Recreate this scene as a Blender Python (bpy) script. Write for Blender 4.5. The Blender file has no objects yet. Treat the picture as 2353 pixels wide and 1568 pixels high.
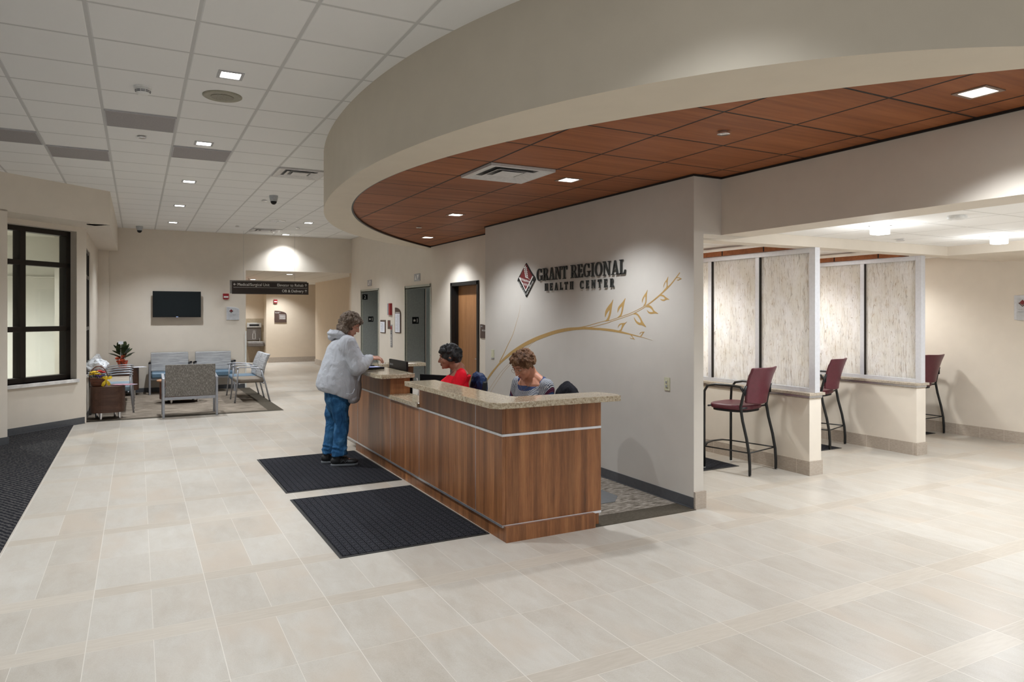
import bpy, bmesh, math, random
from mathutils import Vector, Matrix, noise
random.seed(7)
PI = math.pi
SC = bpy.context.scene
COL = SC.collection

# ---------------------------------------------------------------- camera
CAM_H = 1.69
ANG = math.radians(27.975)
cam = bpy.data.cameras.new('camera')
cam.sensor_fit = 'HORIZONTAL'; cam.sensor_width = 36.0
cam.lens = 1621.0 / 2353.0 * 36.0
cam.shift_y = -(784.0 - 722.0) / 2353.0
cam.clip_start = 0.05; cam.clip_end = 200
camo = bpy.data.objects.new('camera', cam); COL.objects.link(camo)
camo.location = (0, 0, CAM_H); camo.rotation_euler = (PI/2, 0, -ANG)
SC.camera = camo

# ---------------------------------------------------------------- exposure and ambient light
SC.view_settings.view_transform = 'Standard'
SC.view_settings.look = 'None'
SC.view_settings.gamma = 1.0
SC.view_settings.exposure = 0.52
SC.view_settings.use_curve_mapping = False
W = bpy.data.worlds.new('world'); SC.world = W; W.use_nodes = True
bg = W.node_tree.nodes['Background']
bg.inputs[0].default_value = (0.93, 0.97, 1.0, 1); bg.inputs[1].default_value = 0.35
SC.cycles.max_bounces = 10; SC.cycles.diffuse_bounces = 6; SC.cycles.glossy_bounces = 4
SC.cycles.transmission_bounces = 6; SC.cycles.sample_clamp_indirect = 6
SC.cycles.caustics_reflective = False; SC.cycles.caustics_refractive = False
SPOT = 270.0          # watts of one recessed downlight
SPOT_COL = (0.90, 0.95, 1.0)

# ---------------------------------------------------------------- node helpers
class X:
    """a socket with arithmetic"""
    def __init__(s, nt, sock): s.nt = nt; s.s = sock
    def _m(s, op, o=None, o2=None):
        n = s.nt.nodes.new('ShaderNodeMath'); n.operation = op
        s.nt.links.new(s.s, n.inputs[0])
        for i, v in ((1, o), (2, o2)):
            if v is None: continue
            if isinstance(v, X): s.nt.links.new(v.s, n.inputs[i])
            else: n.inputs[i].default_value = v
        return X(s.nt, n.outputs[0])
    def __add__(s, o): return s._m('ADD', o)
    def __sub__(s, o): return s._m('SUBTRACT', o)
    def __mul__(s, o): return s._m('MULTIPLY', o)
    def __truediv__(s, o): return s._m('DIVIDE', o)
    def gt(s, o): return s._m('GREATER_THAN', o)
    def lt(s, o): return s._m('LESS_THAN', o)
    def mod(s, o): return s._m('FLOORED_MODULO', o)
    def floor(s): return s._m('FLOOR')
    def abs(s): return s._m('ABSOLUTE')
    def mx(s, o): return s._m('MAXIMUM', o)
    def mn(s, o): return s._m('MINIMUM', o)
    def pw(s, o): return s._m('POWER', o)
    def sin(s): return s._m('SINE')
    def inv(s):
        n = s.nt.nodes.new('ShaderNodeMath'); n.operation = 'SUBTRACT'; n.inputs[0].default_value = 1
        s.nt.links.new(s.s, n.inputs[1]); return X(s.nt, n.outputs[0])
    def sstep(s, a, b):
        n = s.nt.nodes.new('ShaderNodeMapRange'); n.interpolation_type = 'SMOOTHSTEP'
        s.nt.links.new(s.s, n.inputs[0]); n.inputs[1].default_value = a; n.inputs[2].default_value = b
        return X(s.nt, n.outputs[0])
    def near(s, c, w): return (s - c).abs().lt(w)

class Mat:
    def __init__(s, name, rough=0.5, metal=0.0, color=(0.8, 0.8, 0.8), spec=0.5, **kw):
        s.m = bpy.data.materials.new(name); s.m.use_nodes = True
        s.nt = s.m.node_tree; s.b = s.nt.nodes['Principled BSDF']
        s.b.inputs['Roughness'].default_value = rough
        s.b.inputs['Metallic'].default_value = metal
        s.b.inputs['Base Color'].default_value = (*color, 1)
        s.b.inputs['Specular IOR Level'].default_value = spec
        s.m.diffuse_color = (*color, 1)
        s._co = {}
    def co(s, kind='Object'):
        if kind not in s._co:
            t = s.nt.nodes.new('ShaderNodeTexCoord'); p = s.nt.nodes.new('ShaderNodeSeparateXYZ')
            s.nt.links.new(t.outputs[kind], p.inputs[0])
            s._co[kind] = (X(s.nt, t.outputs[kind]), X(s.nt, p.outputs[0]), X(s.nt, p.outputs[1]), X(s.nt, p.outputs[2]))
        return s._co[kind]
    def world(s):
        if 'w' not in s._co:
            g = s.nt.nodes.new('ShaderNodeNewGeometry'); p = s.nt.nodes.new('ShaderNodeSeparateXYZ')
            s.nt.links.new(g.outputs['Position'], p.inputs[0])
            s._co['w'] = (X(s.nt, g.outputs['Position']), X(s.nt, p.outputs[0]), X(s.nt, p.outputs[1]), X(s.nt, p.outputs[2]))
        return s._co['w']
    def vec(s, x=0, y=0, z=0):
        n = s.nt.nodes.new('ShaderNodeCombineXYZ')
        for i, v in enumerate((x, y, z)):
            if isinstance(v, X): s.nt.links.new(v.s, n.inputs[i])
            else: n.inputs[i].default_value = v
        return X(s.nt, n.outputs[0])
    def noise(s, vec, scale=5, detail=4, rough=0.5, dist=0.0):
        n = s.nt.nodes.new('ShaderNodeTexNoise'); n.inputs['Scale'].default_value = scale
        n.inputs['Detail'].default_value = detail; n.inputs['Roughness'].default_value = rough
        n.inputs['Distortion'].default_value = dist
        s.nt.links.new(vec.s, n.inputs['Vector']); return X(s.nt, n.outputs[0])
    def voro(s, vec, scale=5, out='Distance', feat='F1'):
        n = s.nt.nodes.new('ShaderNodeTexVoronoi'); n.feature = feat; n.inputs['Scale'].default_value = scale
        s.nt.links.new(vec.s, n.inputs['Vector']); return X(s.nt, n.outputs[out])
    def white(s, vec):
        n = s.nt.nodes.new('ShaderNodeTexWhiteNoise'); s.nt.links.new(vec.s, n.inputs['Vector'])
        return X(s.nt, n.outputs['Value'])
    def ramp(s, f, stops, interp='LINEAR'):
        n = s.nt.nodes.new('ShaderNodeValToRGB'); n.color_ramp.interpolation = interp
        e = n.color_ramp.elements
        e[0].position, e[0].color = stops[0][0], (*stops[0][1], 1)
        e[1].position, e[1].color = stops[-1][0], (*stops[-1][1], 1)
        for p, c in stops[1:-1]:
            q = e.new(p); q.color = (*c, 1)
        s.nt.links.new(f.s, n.inputs[0]); return X(s.nt, n.outputs[0])
    def mix(s, f, a, b, mode='MIX'):
        n = s.nt.nodes.new('ShaderNodeMix'); n.data_type = 'RGBA'; n.blend_type = mode; n.clamp_factor = True
        if isinstance(f, X): s.nt.links.new(f.s, n.inputs[0])
        else: n.inputs[0].default_value = f
        for i, v in ((6, a), (7, b)):
            if isinstance(v, X): s.nt.links.new(v.s, n.inputs[i])
            else: n.inputs[i].default_value = (*v, 1)
        return X(s.nt, n.outputs[2])
    def color(s, c): s.nt.links.new(c.s, s.b.inputs['Base Color']); return s
    def rough(s, c): s.nt.links.new(c.s, s.b.inputs['Roughness']); return s
    def bump(s, h, strength=0.3, dist=0.01):
        n = s.nt.nodes.new('ShaderNodeBump'); n.inputs['Strength'].default_value = strength
        n.inputs['Distance'].default_value = dist
        s.nt.links.new(h.s, n.inputs['Height']); s.nt.links.new(n.outputs[0], s.b.inputs['Normal']); return s

def plain(name, color, rough=0.5, metal=0.0, var=0.04, scale=30, spec=0.5, bump=0.0):
    m = Mat(name, rough, metal, color, spec)
    p = m.co()[0]; f = m.noise(p, scale, 3)
    lo = tuple(max(0, c*(1-var*2)) for c in color); hi = tuple(min(1, c*(1+var*2)) for c in color)
    m.color(m.ramp(f, [(0.3, lo), (0.7, hi)]))
    if bump: m.bump(m.noise(p, scale*4, 3), bump, 0.003)
    return m.m

# ---------------------------------------------------------------- mesh helpers
class G:
    def __init__(s): s.v = []; s.f = []; s.mi = []; s.M = None; s.cur = 0
    def add(s, vs, fs):
        o = len(s.v)
        for p in vs:
            p = Vector(p)
            if s.M is not None: p = s.M @ p
            s.v.append(tuple(p))
        for f in fs: s.f.append(tuple(i+o for i in f)); s.mi.append(s.cur)
        return s
    def box(s, x0, y0, z0, x1, y1, z1):
        x0, x1 = sorted((x0, x1)); y0, y1 = sorted((y0, y1)); z0, z1 = sorted((z0, z1))
        return s.add([(x0,y0,z0),(x1,y0,z0),(x1,y1,z0),(x0,y1,z0),(x0,y0,z1),(x1,y0,z1),(x1,y1,z1),(x0,y1,z1)],
                     [(0,3,2,1),(4,5,6,7),(0,1,5,4),(1,2,6,5),(2,3,7,6),(3,0,4,7)])
    def cbox(s, c, d): return s.box(c[0]-d[0]/2, c[1]-d[1]/2, c[2]-d[2]/2, c[0]+d[0]/2, c[1]+d[1]/2, c[2]+d[2]/2)
    def prism(s, poly, z0, z1):
        a = sum(poly[i][0]*poly[(i+1)%len(poly)][1]-poly[(i+1)%len(poly)][0]*poly[i][1] for i in range(len(poly)))
        if a < 0: poly = poly[::-1]
        n = len(poly)
        return s.add([(x,y,z0) for x,y in poly]+[(x,y,z1) for x,y in poly],
                     [tuple(range(n-1,-1,-1)), tuple(range(n,2*n))]+[(i,(i+1)%n,(i+1)%n+n,i+n) for i in range(n)])
    def lathe(s, prof, c=(0,0,0), n=24, cap=True):
        vs = []; fs = []
        for r, z in prof:
            for i in range(n): vs.append((c[0]+r*math.cos(2*PI*i/n), c[1]+r*math.sin(2*PI*i/n), c[2]+z))
        for k in range(len(prof)-1):
            for i in range(n):
                j = (i+1)%n; fs.append((k*n+i, k*n+j, (k+1)*n+j, (k+1)*n+i))
        if cap:
            fs.append(tuple(range(n-1,-1,-1))); m = (len(prof)-1)*n; fs.append(tuple(range(m, m+n)))
        return s.add(vs, fs)
    def cyl(s, c, r, z0, z1, n=20): return s.lathe([(r,z0),(r,z1)], (c[0],c[1],0), n)
    def tube(s, pts, r, n=10, ry=None, closed=False):
        """sweep an ellipse (r sideways, ry up) along points"""
        pts = [Vector(p) for p in pts]; vs = []; fs = []; m = len(pts)
        rr = r if isinstance(r, (list, tuple)) else [r]*m
        up = Vector((0,0,1))
        prev = None
        for k, p in enumerate(pts):
            if closed: t = pts[(k+1)%m]-pts[k-1]
            else: t = pts[min(k+1,m-1)]-pts[max(k-1,0)]
            if t.length < 1e-9: t = Vector((0,0,1))
            t.normalize()
            if prev is None:
                a = up if abs(t.dot(up)) < 0.95 else Vector((0,1,0))
                sd = t.cross(a).normalized()
            else:
                sd = (prev - t*prev.dot(t))
                sd = sd.normalized() if sd.length > 1e-6 else t.cross(up).normalized()
            prev = sd
            u = sd.cross(t).normalized()
            for i in range(n):
                a = 2*PI*i/n
                q = p + sd*(rr[k]*math.cos(a)) + u*((ry or rr[k])*math.sin(a))
                vs.append(tuple(q))
        for k in range(m if closed else m-1):
            for i in range(n):
                j = (i+1)%n; a = k*n; b = ((k+1)%m)*n
                fs.append((a+i, a+j, b+j, b+i))
        if not closed:
            fs.append(tuple(range(n-1,-1,-1))); fs.append(tuple(range((m-1)*n, m*n)))
        return s.add(vs, fs)
    def ell(s, c, r, n=16, m=10, R=None):
        vs = []; fs = []
        for j in range(1, m):
            t = PI*j/m
            for i in range(n):
                a = 2*PI*i/n
                vs.append(Vector((r[0]*math.sin(t)*math.cos(a), r[1]*math.sin(t)*math.sin(a), -r[2]*math.cos(t))))
        vs.append(Vector((0,0,-r[2]))); vs.append(Vector((0,0,r[2])))
        if R is not None: vs = [R @ v for v in vs]
        vs = [v+Vector(c) for v in vs]
        for j in range(m-2):
            for i in range(n):
                k = (i+1)%n; fs.append((j*n+i, j*n+k, (j+1)*n+k, (j+1)*n+i))
        b = len(vs)-2
        for i in range(n):
            k = (i+1)%n; fs.append((b, k, i)); fs.append((b+1, (m-2)*n+i, (m-2)*n+k))
        return s.add(vs, fs)
    def cone(s, a, b, ra, rb, n=14):
        """tapered capsule from a to b (for remeshed figures)"""
        a = Vector(a); b = Vector(b)
        s.tube([a, b], [ra, rb], n)
        s.ell(a, (ra,)*3, 12, 8); s.ell(b, (rb,)*3, 12, 8); return s
    def loft(s, secs, n=20):
        """secs: list of (cx,cy,cz,rx,ry[,tilt y]) horizontal ellipses"""
        vs = []; fs = []
        for q in secs:
            cx, cy, cz, rx, ry = q[:5]; e = q[5] if len(q) > 5 else 2.0
            for i in range(n):
                a = 2*PI*i/n; c = math.cos(a); d = math.sin(a)
                vs.append((cx+rx*math.copysign(abs(c)**(2/e), c), cy+ry*math.copysign(abs(d)**(2/e), d), cz))
        for k in range(len(secs)-1):
            for i in range(n):
                j = (i+1)%n; fs.append((k*n+i, k*n+j, (k+1)*n+j, (k+1)*n+i))
        fs.append(tuple(range(n-1,-1,-1))); m = (len(secs)-1)*n; fs.append(tuple(range(m, m+n)))
        return s.add(vs, fs)
    def build(s, name, mats, parent=None, smooth=False, bevel=0.0, seg=2, sub=0, auto=None):
        me = bpy.data.meshes.new(name); me.from_pydata(s.v, [], s.f)
        if not isinstance(mats, (list, tuple)): mats = [mats]
        for m in mats: me.materials.append(m)
        if len(mats) > 1: me.polygons.foreach_set('material_index', s.mi)
        b = bmesh.new(); b.from_mesh(me)
        bmesh.ops.recalc_face_normals(b, faces=b.faces[:]); b.to_mesh(me); b.free()
        if smooth: me.polygons.foreach_set('use_smooth', [True]*len(me.polygons))
        me.update()
        o = bpy.data.objects.new(name, me); COL.objects.link(o)
        if parent is not None: o.parent = parent
        if bevel:
            q = o.modifiers.new('bevel', 'BEVEL'); q.width = bevel; q.segments = seg; q.limit_method = 'ANGLE'
            q.angle_limit = math.radians(40)
        if sub:
            q = o.modifiers.new('sub', 'SUBSURF'); q.levels = sub; q.render_levels = sub
        if smooth and auto: 
            try:
                me.set_sharp_from_angle(angle=math.radians(auto))
            except Exception: pass
        return o

def tag(o, label=None, cat=None, group=None, kind=None):
    if label: o['label'] = label
    if cat: o['category'] = cat
    if group: o['group'] = group
    if kind: o['kind'] = kind
    return o
def struct(o, label=None): o['kind'] = 'structure'; return o if not label else tag(o, label)
def empty(name, loc=(0,0,0), rz=0, label=None, cat=None, group=None):
    o = bpy.data.objects.new(name, None); COL.objects.link(o)
    o.empty_display_size = 0.1; o.location = loc; o.rotation_euler = (0,0,rz)
    return tag(o, label, cat, group)
def dup(root, loc, rz=None, label=None):
    r = root.copy(); COL.objects.link(r); r.location = loc
    if rz is not None: r.rotation_euler = (0,0,rz)
    if label: r['label'] = label
    for ch in list(root.children):
        c = ch.copy(); COL.objects.link(c); c.parent = r
        for g in list(ch.children):
            d = g.copy(); COL.objects.link(d); d.parent = c
    return r
def spot(parent, loc, watts=None, size=100, blend=0.9, col=None, rad=0.06, rot=(0,0,0)):
    l = bpy.data.lights.new('lamp_light', 'SPOT'); l.energy = watts or SPOT; l.color = col or SPOT_COL
    l.spot_size = math.radians(size); l.spot_blend = blend; l.shadow_soft_size = rad
    o = bpy.data.objects.new('lamp_light', l); COL.objects.link(o); o.parent = parent; o.location = loc
    o.rotation_euler = rot; return o
def text_mesh(txt, size, depth=0.001, align='LEFT', sx=1.0):
    """letters lying in the XY plane as a G"""
    c = bpy.data.curves.new('t', 'FONT'); c.body = txt; c.size = size; c.extrude = depth; c.align_x = align
    c.resolution_u = 3
    o = bpy.data.objects.new('t', c); COL.objects.link(o)
    dg = bpy.context.evaluated_depsgraph_get(); dg.update()
    me = bpy.data.meshes.new_from_object(o.evaluated_get(dg))
    g = G(); g.add([(v.co.x*sx, v.co.y, v.co.z) for v in me.vertices], [tuple(p.vertices) for p in me.polygons])
    bpy.data.objects.remove(o); bpy.data.curves.remove(c); bpy.data.meshes.remove(me)
    return g
# frames that turn local (right, up, out) of a flat thing into the room
def F_west(x, y, z):   # on a wall whose face looks to -X : right = -Y
    return Matrix(((0,0,-1,x),(-1,0,0,y),(0,1,0,z),(0,0,0,1)))
def F_south(x, y, z):  # on a wall whose face looks to -Y : right = +X
    return Matrix(((1,0,0,x),(0,0,-1,y),(0,1,0,z),(0,0,0,1)))
def put(g, M):
    g.v = [tuple(M @ Vector(p)) for p in g.v]; return g
# ---------------------------------------------------------------- materials
def wall_mat(name, col, s=1.0):
    m = Mat(name, 0.62, 0, col, 0.25)
    p, x, y, z = m.world()
    f = m.noise(p, 5, 3)
    m.color(m.ramp(f, [(0.35, tuple(c*0.985 for c in col)), (0.65, tuple(min(1, c*1.015) for c in col))]))
    m.bump(m.noise(p, 350, 2), 0.04, 0.002)
    return m.m
WALL = wall_mat('paint_cream', (0.70, 0.635, 0.55))
WALLG = wall_mat('paint_grey_cream', (0.62, 0.58, 0.525))
WALLP = wall_mat('paint_pale_green', (0.68, 0.68, 0.64))
SOFF = wall_mat('paint_soffit', (0.66, 0.595, 0.49))

def ceiling_tiles(name, x0, y0, px, py, base, line, w=0.012):
    m = Mat(name, 0.9, 0, base, 0.1)
    p, x, y, z = m.world()
    a = (x - (x0 - px/2)).mod(px) - px/2
    b = (y - (y0 - py/2)).mod(py) - py/2
    d = a.abs().mn(b.abs())
    ln = d.lt(w)
    sp = m.noise(p, 900, 2)
    c = m.ramp(sp, [(0.3, tuple(q*0.95 for q in base)), (0.55, base)])
    m.color(m.mix(ln, c, line))
    m.bump(d.sstep(w*1.0, w*1.6), 0.5, 0.006)
    return m.m
CEIL = ceiling_tiles('acoustic_tile', 0.335, 4.81, 0.6096, 0.6096, (0.88, 0.88, 0.87), (0.62, 0.62, 0.61))
CEIL2 = ceiling_tiles('acoustic_tile_bays', 5.60, 5.03, 0.6096, 0.6096, (0.88, 0.87, 0.85), (0.66, 0.65, 0.62), 0.009)

def wood(name, cols, axis='z', scale=1.0, rough=0.35, plank=0.0, pcols=0.12, grain=1.0, coat=0.0):
    m = Mat(name, rough, 0, cols[1], 0.4)
    p, x, y, z = m.co()
    k = 0.06
    sx, sy, sz = (x*k, y, z) if axis == 'x' else ((x, y*k, z) if axis == 'y' else (x, y, z*k))
    v = m.vec(sx, sy, sz)
    f = m.noise(v, 26*scale, 5, 0.6, 0.6)
    f2 = m.noise(v, 150*scale, 3, 0.7)
    f3 = m.noise(v, 7*scale, 2, 0.5)
    t = f*0.45 + f2*0.25*grain + f3*0.35
    c = m.ramp(t, [(0.36, cols[0]), (0.52, cols[1]), (0.68, cols[2])])
    if plank:
        q = ((y + x) / plank).floor()
        w = m.white(m.vec(q, 3.3, 1.1))
        c = m.mix(w*pcols*2, c, tuple(u*0.55 for u in cols[0]))
    m.color(c); m.rough(f2*0.15 + (rough-0.07))
    return m
LAM = wood('walnut_laminate', ((0.115,0.043,0.017),(0.27,0.108,0.041),(0.40,0.178,0.070)), 'z', 1.1, 0.36, 0.062, 0.22).m
def red_ceiling():
    m = wood('cherry_ceiling_panel', ((0.19,0.060,0.020),(0.30,0.102,0.035),(0.39,0.15,0.056)), 'x', 0.8, 0.5, 0, grain=0.8); m.b.inputs['Specular IOR Level'].default_value = 0.22
    p, x, y, z = m.world()
    a = ((x - (2.485-0.3075)).mod(0.615) - 0.3075).abs()
    b = ((y - (3.13-0.3165)).mod(0.633) - 0.3165).abs()
    d = a.mn(b)
    cell = m.vec(((x-2.485)/0.615).floor(), ((y-3.13)/0.633).floor(), 0)
    w = m.white(cell)
    c0 = m.b.inputs['Base Color'].links[0].from_socket
    c = m.mix(w*0.22, X(m.nt, c0), (0.17,0.048,0.02))
    m.color(m.mix(d.lt(0.0085), c, (0.008,0.003,0.002)))
    m.bump(d.sstep(0.006, 0.011), 0.6, 0.01)
    return m.m
REDWOOD = red_ceiling()
OAK = wood('oak_door', ((0.20,0.088,0.032),(0.30,0.14,0.056),(0.38,0.19,0.085)), 'z', 1.6, 0.4).m
DARKWOOD = wood('dark_wenge', ((0.045,0.020,0.012),(0.075,0.036,0.023),(0.11,0.055,0.036)), 'x', 1.2, 0.4).m
ORANGEWOOD = wood('warm_wood_top', ((0.30,0.13,0.05),(0.42,0.20,0.09),(0.5,0.26,0.12)), 'x', 1.0, 0.35).m

def granite():
    m = Mat('granite', 0.12, 0, (0.4,0.35,0.27), 0.6)
    p = m.co()[0]
    a = m.noise(p, 58, 6, 0.75, 0.8); b = m.noise(p, 190, 4, 0.7); v = m.voro(p, 170)
    t = a*0.6 + b*0.4
    c = m.ramp(t, [(0.34,(0.085,0.06,0.042)),(0.43,(0.24,0.175,0.11)),(0.50,(0.43,0.35,0.24)),(0.57,(0.56,0.49,0.37)),(0.68,(0.33,0.27,0.18))])
    c = m.mix(v.lt(0.16), c, (0.60,0.56,0.48))
    m.color(c); return m.m
GRAN = granite()
def stone_base():
    m = Mat('stone_base_tile', 0.5, 0, (0.45,0.40,0.35), 0.4)
    p, x, y, z = m.world()
    f = m.noise(m.vec(x, y, z*4), 30, 4, 0.6)
    c = m.ramp(f, [(0.3,(0.36,0.30,0.245)),(0.7,(0.47,0.41,0.345))])
    j = ((y + x*0.0001 - 0.02).mod(0.305) - 0.1525).abs().gt(0.1507)
    m.color(m.mix(j, c, (0.66,0.60,0.52))); return m.m
STONE = stone_base()
SILL = plain('stone_ledge', (0.40,0.34,0.27), 0.35, var=0.12, scale=60)

def floor_mat():
    m = Mat('porcelain_floor_tile', 0.3, 0, (0.6,0.55,0.5), 0.45)
    p, x, y, z = m.world()
    P = 2.13
    yy = (y - 1.97).mod(P); row = ((y - 1.97)/P).floor()
    band = yy.lt(0.15).mx(yy.gt(0.76)*yy.lt(0.91))
    gw = 0.0021
    gy = yy.lt(gw).mx(yy.gt(P-gw)).mx(yy.near(0.15, gw)).mx(yy.near(0.76, gw)).mx(yy.near(0.91, gw)).mx(yy.near(1.52, gw))
    xa = (x + 0.23).mod(0.61)
    gx1 = xa.lt(gw).mx(xa.gt(0.61-gw))
    gx2 = xa.near(0.305, gw*0.7) * band.inv()
    g = gy.mx(gx1).mx(gx2)
    # cell ids
    sub = yy.gt(0.15) + yy.gt(0.76) + yy.gt(0.91) + yy.gt(1.52)
    cx = ((x + 0.23)/0.305).floor()
    cxb = ((x + 0.23)/0.61).floor() + 0.5
    cid = cx*band.inv() + cxb*band
    w = m.white(m.vec(cid, row*7 + sub, 1.3)); w2 = m.white(m.vec(cid, row*7 + sub, 8.7))
    off = w*9.0
    n1 = m.noise(m.vec(x*2.4 + off, y*0.9, off), 5, 5, 0.62, 0.5)
    n2 = m.noise(m.vec(x + off, y, off), 170, 3, 0.7)
    nb = m.noise(m.vec(x*0.5, y*4.0, off), 16, 4, 0.65)
    t = n1*0.46 + w*0.16 + n2*0.40 + 0.02
    c = m.ramp(t, [(0.26,(0.335,0.290,0.240)),(0.45,(0.415,0.375,0.322)),(0.62,(0.475,0.442,0.392)),(0.85,(0.525,0.500,0.458))])
    blot = m.noise(m.vec(x + off, y*0.6, 2), 2.2, 3)
    warm = m.mix((w2.gt(0.55)*0.38 + 0.22)*blot.sstep(0.45, 0.65), c, (0.46,0.385,0.31))
    cb = m.ramp(nb*0.7 + w*0.3, [(0.3,(0.405,0.355,0.295)),(0.7,(0.495,0.445,0.38))])
    c = m.mix(band, warm, cb)
    m.color(m.mix(gx1.mx(gx2), m.mix(gy, c, (0.53,0.485,0.42)), (0.60,0.56,0.50)))
    m.rough(n1*0.12 + 0.26)
    m.bump(g.inv(), 0.15, 0.0015)
    return m.m
FLOOR = floor_mat()

def carpet(name, cols, sx, sy, sc=60, streak=1.0, bump=0.6):
    m = Mat(name, 0.95, 0, cols[1], 0.05)
    p, x, y, z = m.world()
    f = m.noise(m.vec(x*sx, y*sy, 0), sc, 5, 0.65, 0.3); f2 = m.noise(p, 420, 2)
    m.color(m.ramp(f*0.75 + f2*0.25, [(0.36, cols[0]), (0.5, cols[1]), (0.62, cols[2])]))
    m.bump(f2, bump, 0.006); return m.m
CARPET = carpet('carpet_heather', ((0.085,0.068,0.052),(0.20,0.165,0.13),(0.34,0.29,0.235)), 0.45, 2.6, 7)
CARPET2 = carpet('carpet_heather_desk', ((0.085,0.070,0.055),(0.23,0.20,0.165),(0.40,0.36,0.31)), 0.8, 2.4, 13)
CBORDER = carpet('carpet_border', ((0.070,0.059,0.043),(0.085,0.072,0.055),(0.10,0.086,0.067)), 1, 1, 40)
def entry_carpet():
    m = Mat('carpet_entry', 0.95, 0, (0.03,0.03,0.035), 0.05)
    p, x, y, z = m.world()
    n = m.noise(p, 25, 3)
    r = ((x*0.85 + y*0.52 + n*0.05)*150).sin()*0.5 + 0.5
    f2 = m.noise(m.vec(x*1.0, y*1.0, 0), 140, 3, 0.7)
    m.color(m.ramp(r*0.3 + f2*0.7, [(0.35,(0.010,0.010,0.013)),(0.5,(0.025,0.025,0.027)),(0.68,(0.080,0.074,0.070))]))
    m.bump(f2, 0.6, 0.006); return m.m
ENTRY = entry_carpet()
def mat_mat():
    m = Mat('entrance_mat_weave', 0.95, 0, (0.02,0.02,0.03), 0.05)
    p, x, y, z = m.co()
    s = 0.055
    q = ((x/s).floor()*0.5 + 0).mod(1.0)
    u = ((x/s).mod(1.0) - 0.5).abs(); v = ((y/s + q).mod(1.0) - 0.5).abs()
    e = u.mx(v).gt(0.44)
    d = (((x/s).mod(1.0) - 0.5)*((x/s).mod(1.0) - 0.5) + ((y/s + q).mod(1.0) - 0.5)*((y/s + q).mod(1.0) - 0.5))
    n = m.noise(p, 260, 3, 0.7)
    c = m.ramp(n, [(0.38,(0.008,0.008,0.010)),(0.62,(0.058,0.058,0.066))])
    m.color(m.mix(e.mx(d.near(0.09, 0.02)), c, (0.004,0.004,0.005)))
    m.bump(n*0.4 + d.lt(0.2), 0.5, 0.004); return m.m
MATW = mat_mat()
RUBBER = plain('black_rubber', (0.018,0.017,0.016), 0.6)
BASEG = plain('grey_vinyl_base', (0.085,0.088,0.095), 0.35)
TRIMG = plain('grey_vinyl_edge', (0.22,0.225,0.24), 0.35)
ALU = plain('brushed_aluminium', (0.62,0.63,0.66), 0.32, 0.85, var=0.03)
ALUW = plain('satin_aluminium_frame', (0.66,0.665,0.70), 0.4, 0.35, var=0.02)
SILVER = plain('silver_paint_metal', (0.36,0.37,0.40), 0.38, 0.55, var=0.03)
CHROME = plain('chrome', (0.75,0.75,0.77), 0.12, 1.0, var=0.01)
BLACKM = plain('black_metal', (0.012,0.012,0.012), 0.35, 0.2)
BRONZE = plain('dark_bronze', (0.018,0.013,0.010), 0.35, 0.3)
BLACKP = plain('black_plastic', (0.008,0.008,0.009), 0.42, spec=0.25)
WHITEP = plain('white_plastic', (0.78,0.78,0.76), 0.4)
BEIGEP = plain('ivory_plastic', (0.60,0.58,0.42), 0.4)
GREYP = plain('grey_plastic', (0.30,0.31,0.33), 0.4)
PAPER = plain('paper', (0.75,0.76,0.82), 0.7)
REDP = plain('red_plastic', (0.30,0.010,0.018), 0.35)
BROWNP = plain('brown_sign_plastic', (0.075,0.045,0.035), 0.45)
SIGNB = plain('sign_dark_brown', (0.022,0.012,0.008), 0.45)
GREYGREEN = plain('grey_green_paint', (0.32,0.335,0.32), 0.42)
LIGHTGG = plain('pale_green_frame', (0.42,0.43,0.37), 0.45)
GREYEL = plain('elevator_door_grey', (0.33,0.38,0.37), 0.4, 0.1)
GOLD = plain('ochre_paint', (0.48,0.30,0.105), 0.6, var=0.02)
LETTER = plain('dark_grey_letter', (0.045,0.048,0.045), 0.4, 0.3)
WHITEL = plain('white_lettering', (0.75,0.74,0.70), 0.5)
TAN = plain('faded_tan_metal', (0.33,0.31,0.24), 0.5)
def emit(name, col, s):
    m = bpy.data.materials.new(name); m.use_nodes = True
    b = m.node_tree.nodes['Principled BSDF']; b.inputs['Base Color'].default_value = (0.8,0.8,0.8,1)
    b.inputs['Emission Color'].default_value = (*col, 1); b.inputs['Emission Strength'].default_value = s
    return m
LENS = emit('lit_lens', (1.0,0.98,0.95), 9.0)
CUBEL = emit('lit_glass_cube', (0.95,1.0,0.99), 3.0)
def glass_mat(name, col=(0.93,0.95,0.94)):
    m = bpy.data.materials.new(name); m.use_nodes = True; nt = m.node_tree
    nt.nodes.remove(nt.nodes['Principled BSDF'])
    t = nt.nodes.new('ShaderNodeBsdfTransparent'); t.inputs[0].default_value = (*col, 1)
    g = nt.nodes.new('ShaderNodeBsdfGlossy'); g.inputs['Roughness'].default_value = 0.02
    f = nt.nodes.new('ShaderNodeFresnel'); f.inputs[0].default_value = 1.45
    x = nt.nodes.new('ShaderNodeMixShader'); nt.links.new(f.outputs[0], x.inputs[0])
    nt.links.new(t.outputs[0], x.inputs[1]); nt.links.new(g.outputs[0], x.inputs[2])
    nt.links.new(x.outputs[0], nt.nodes['Material Output'].inputs[0]); return m
GLASS = glass_mat('window_glass')
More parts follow.
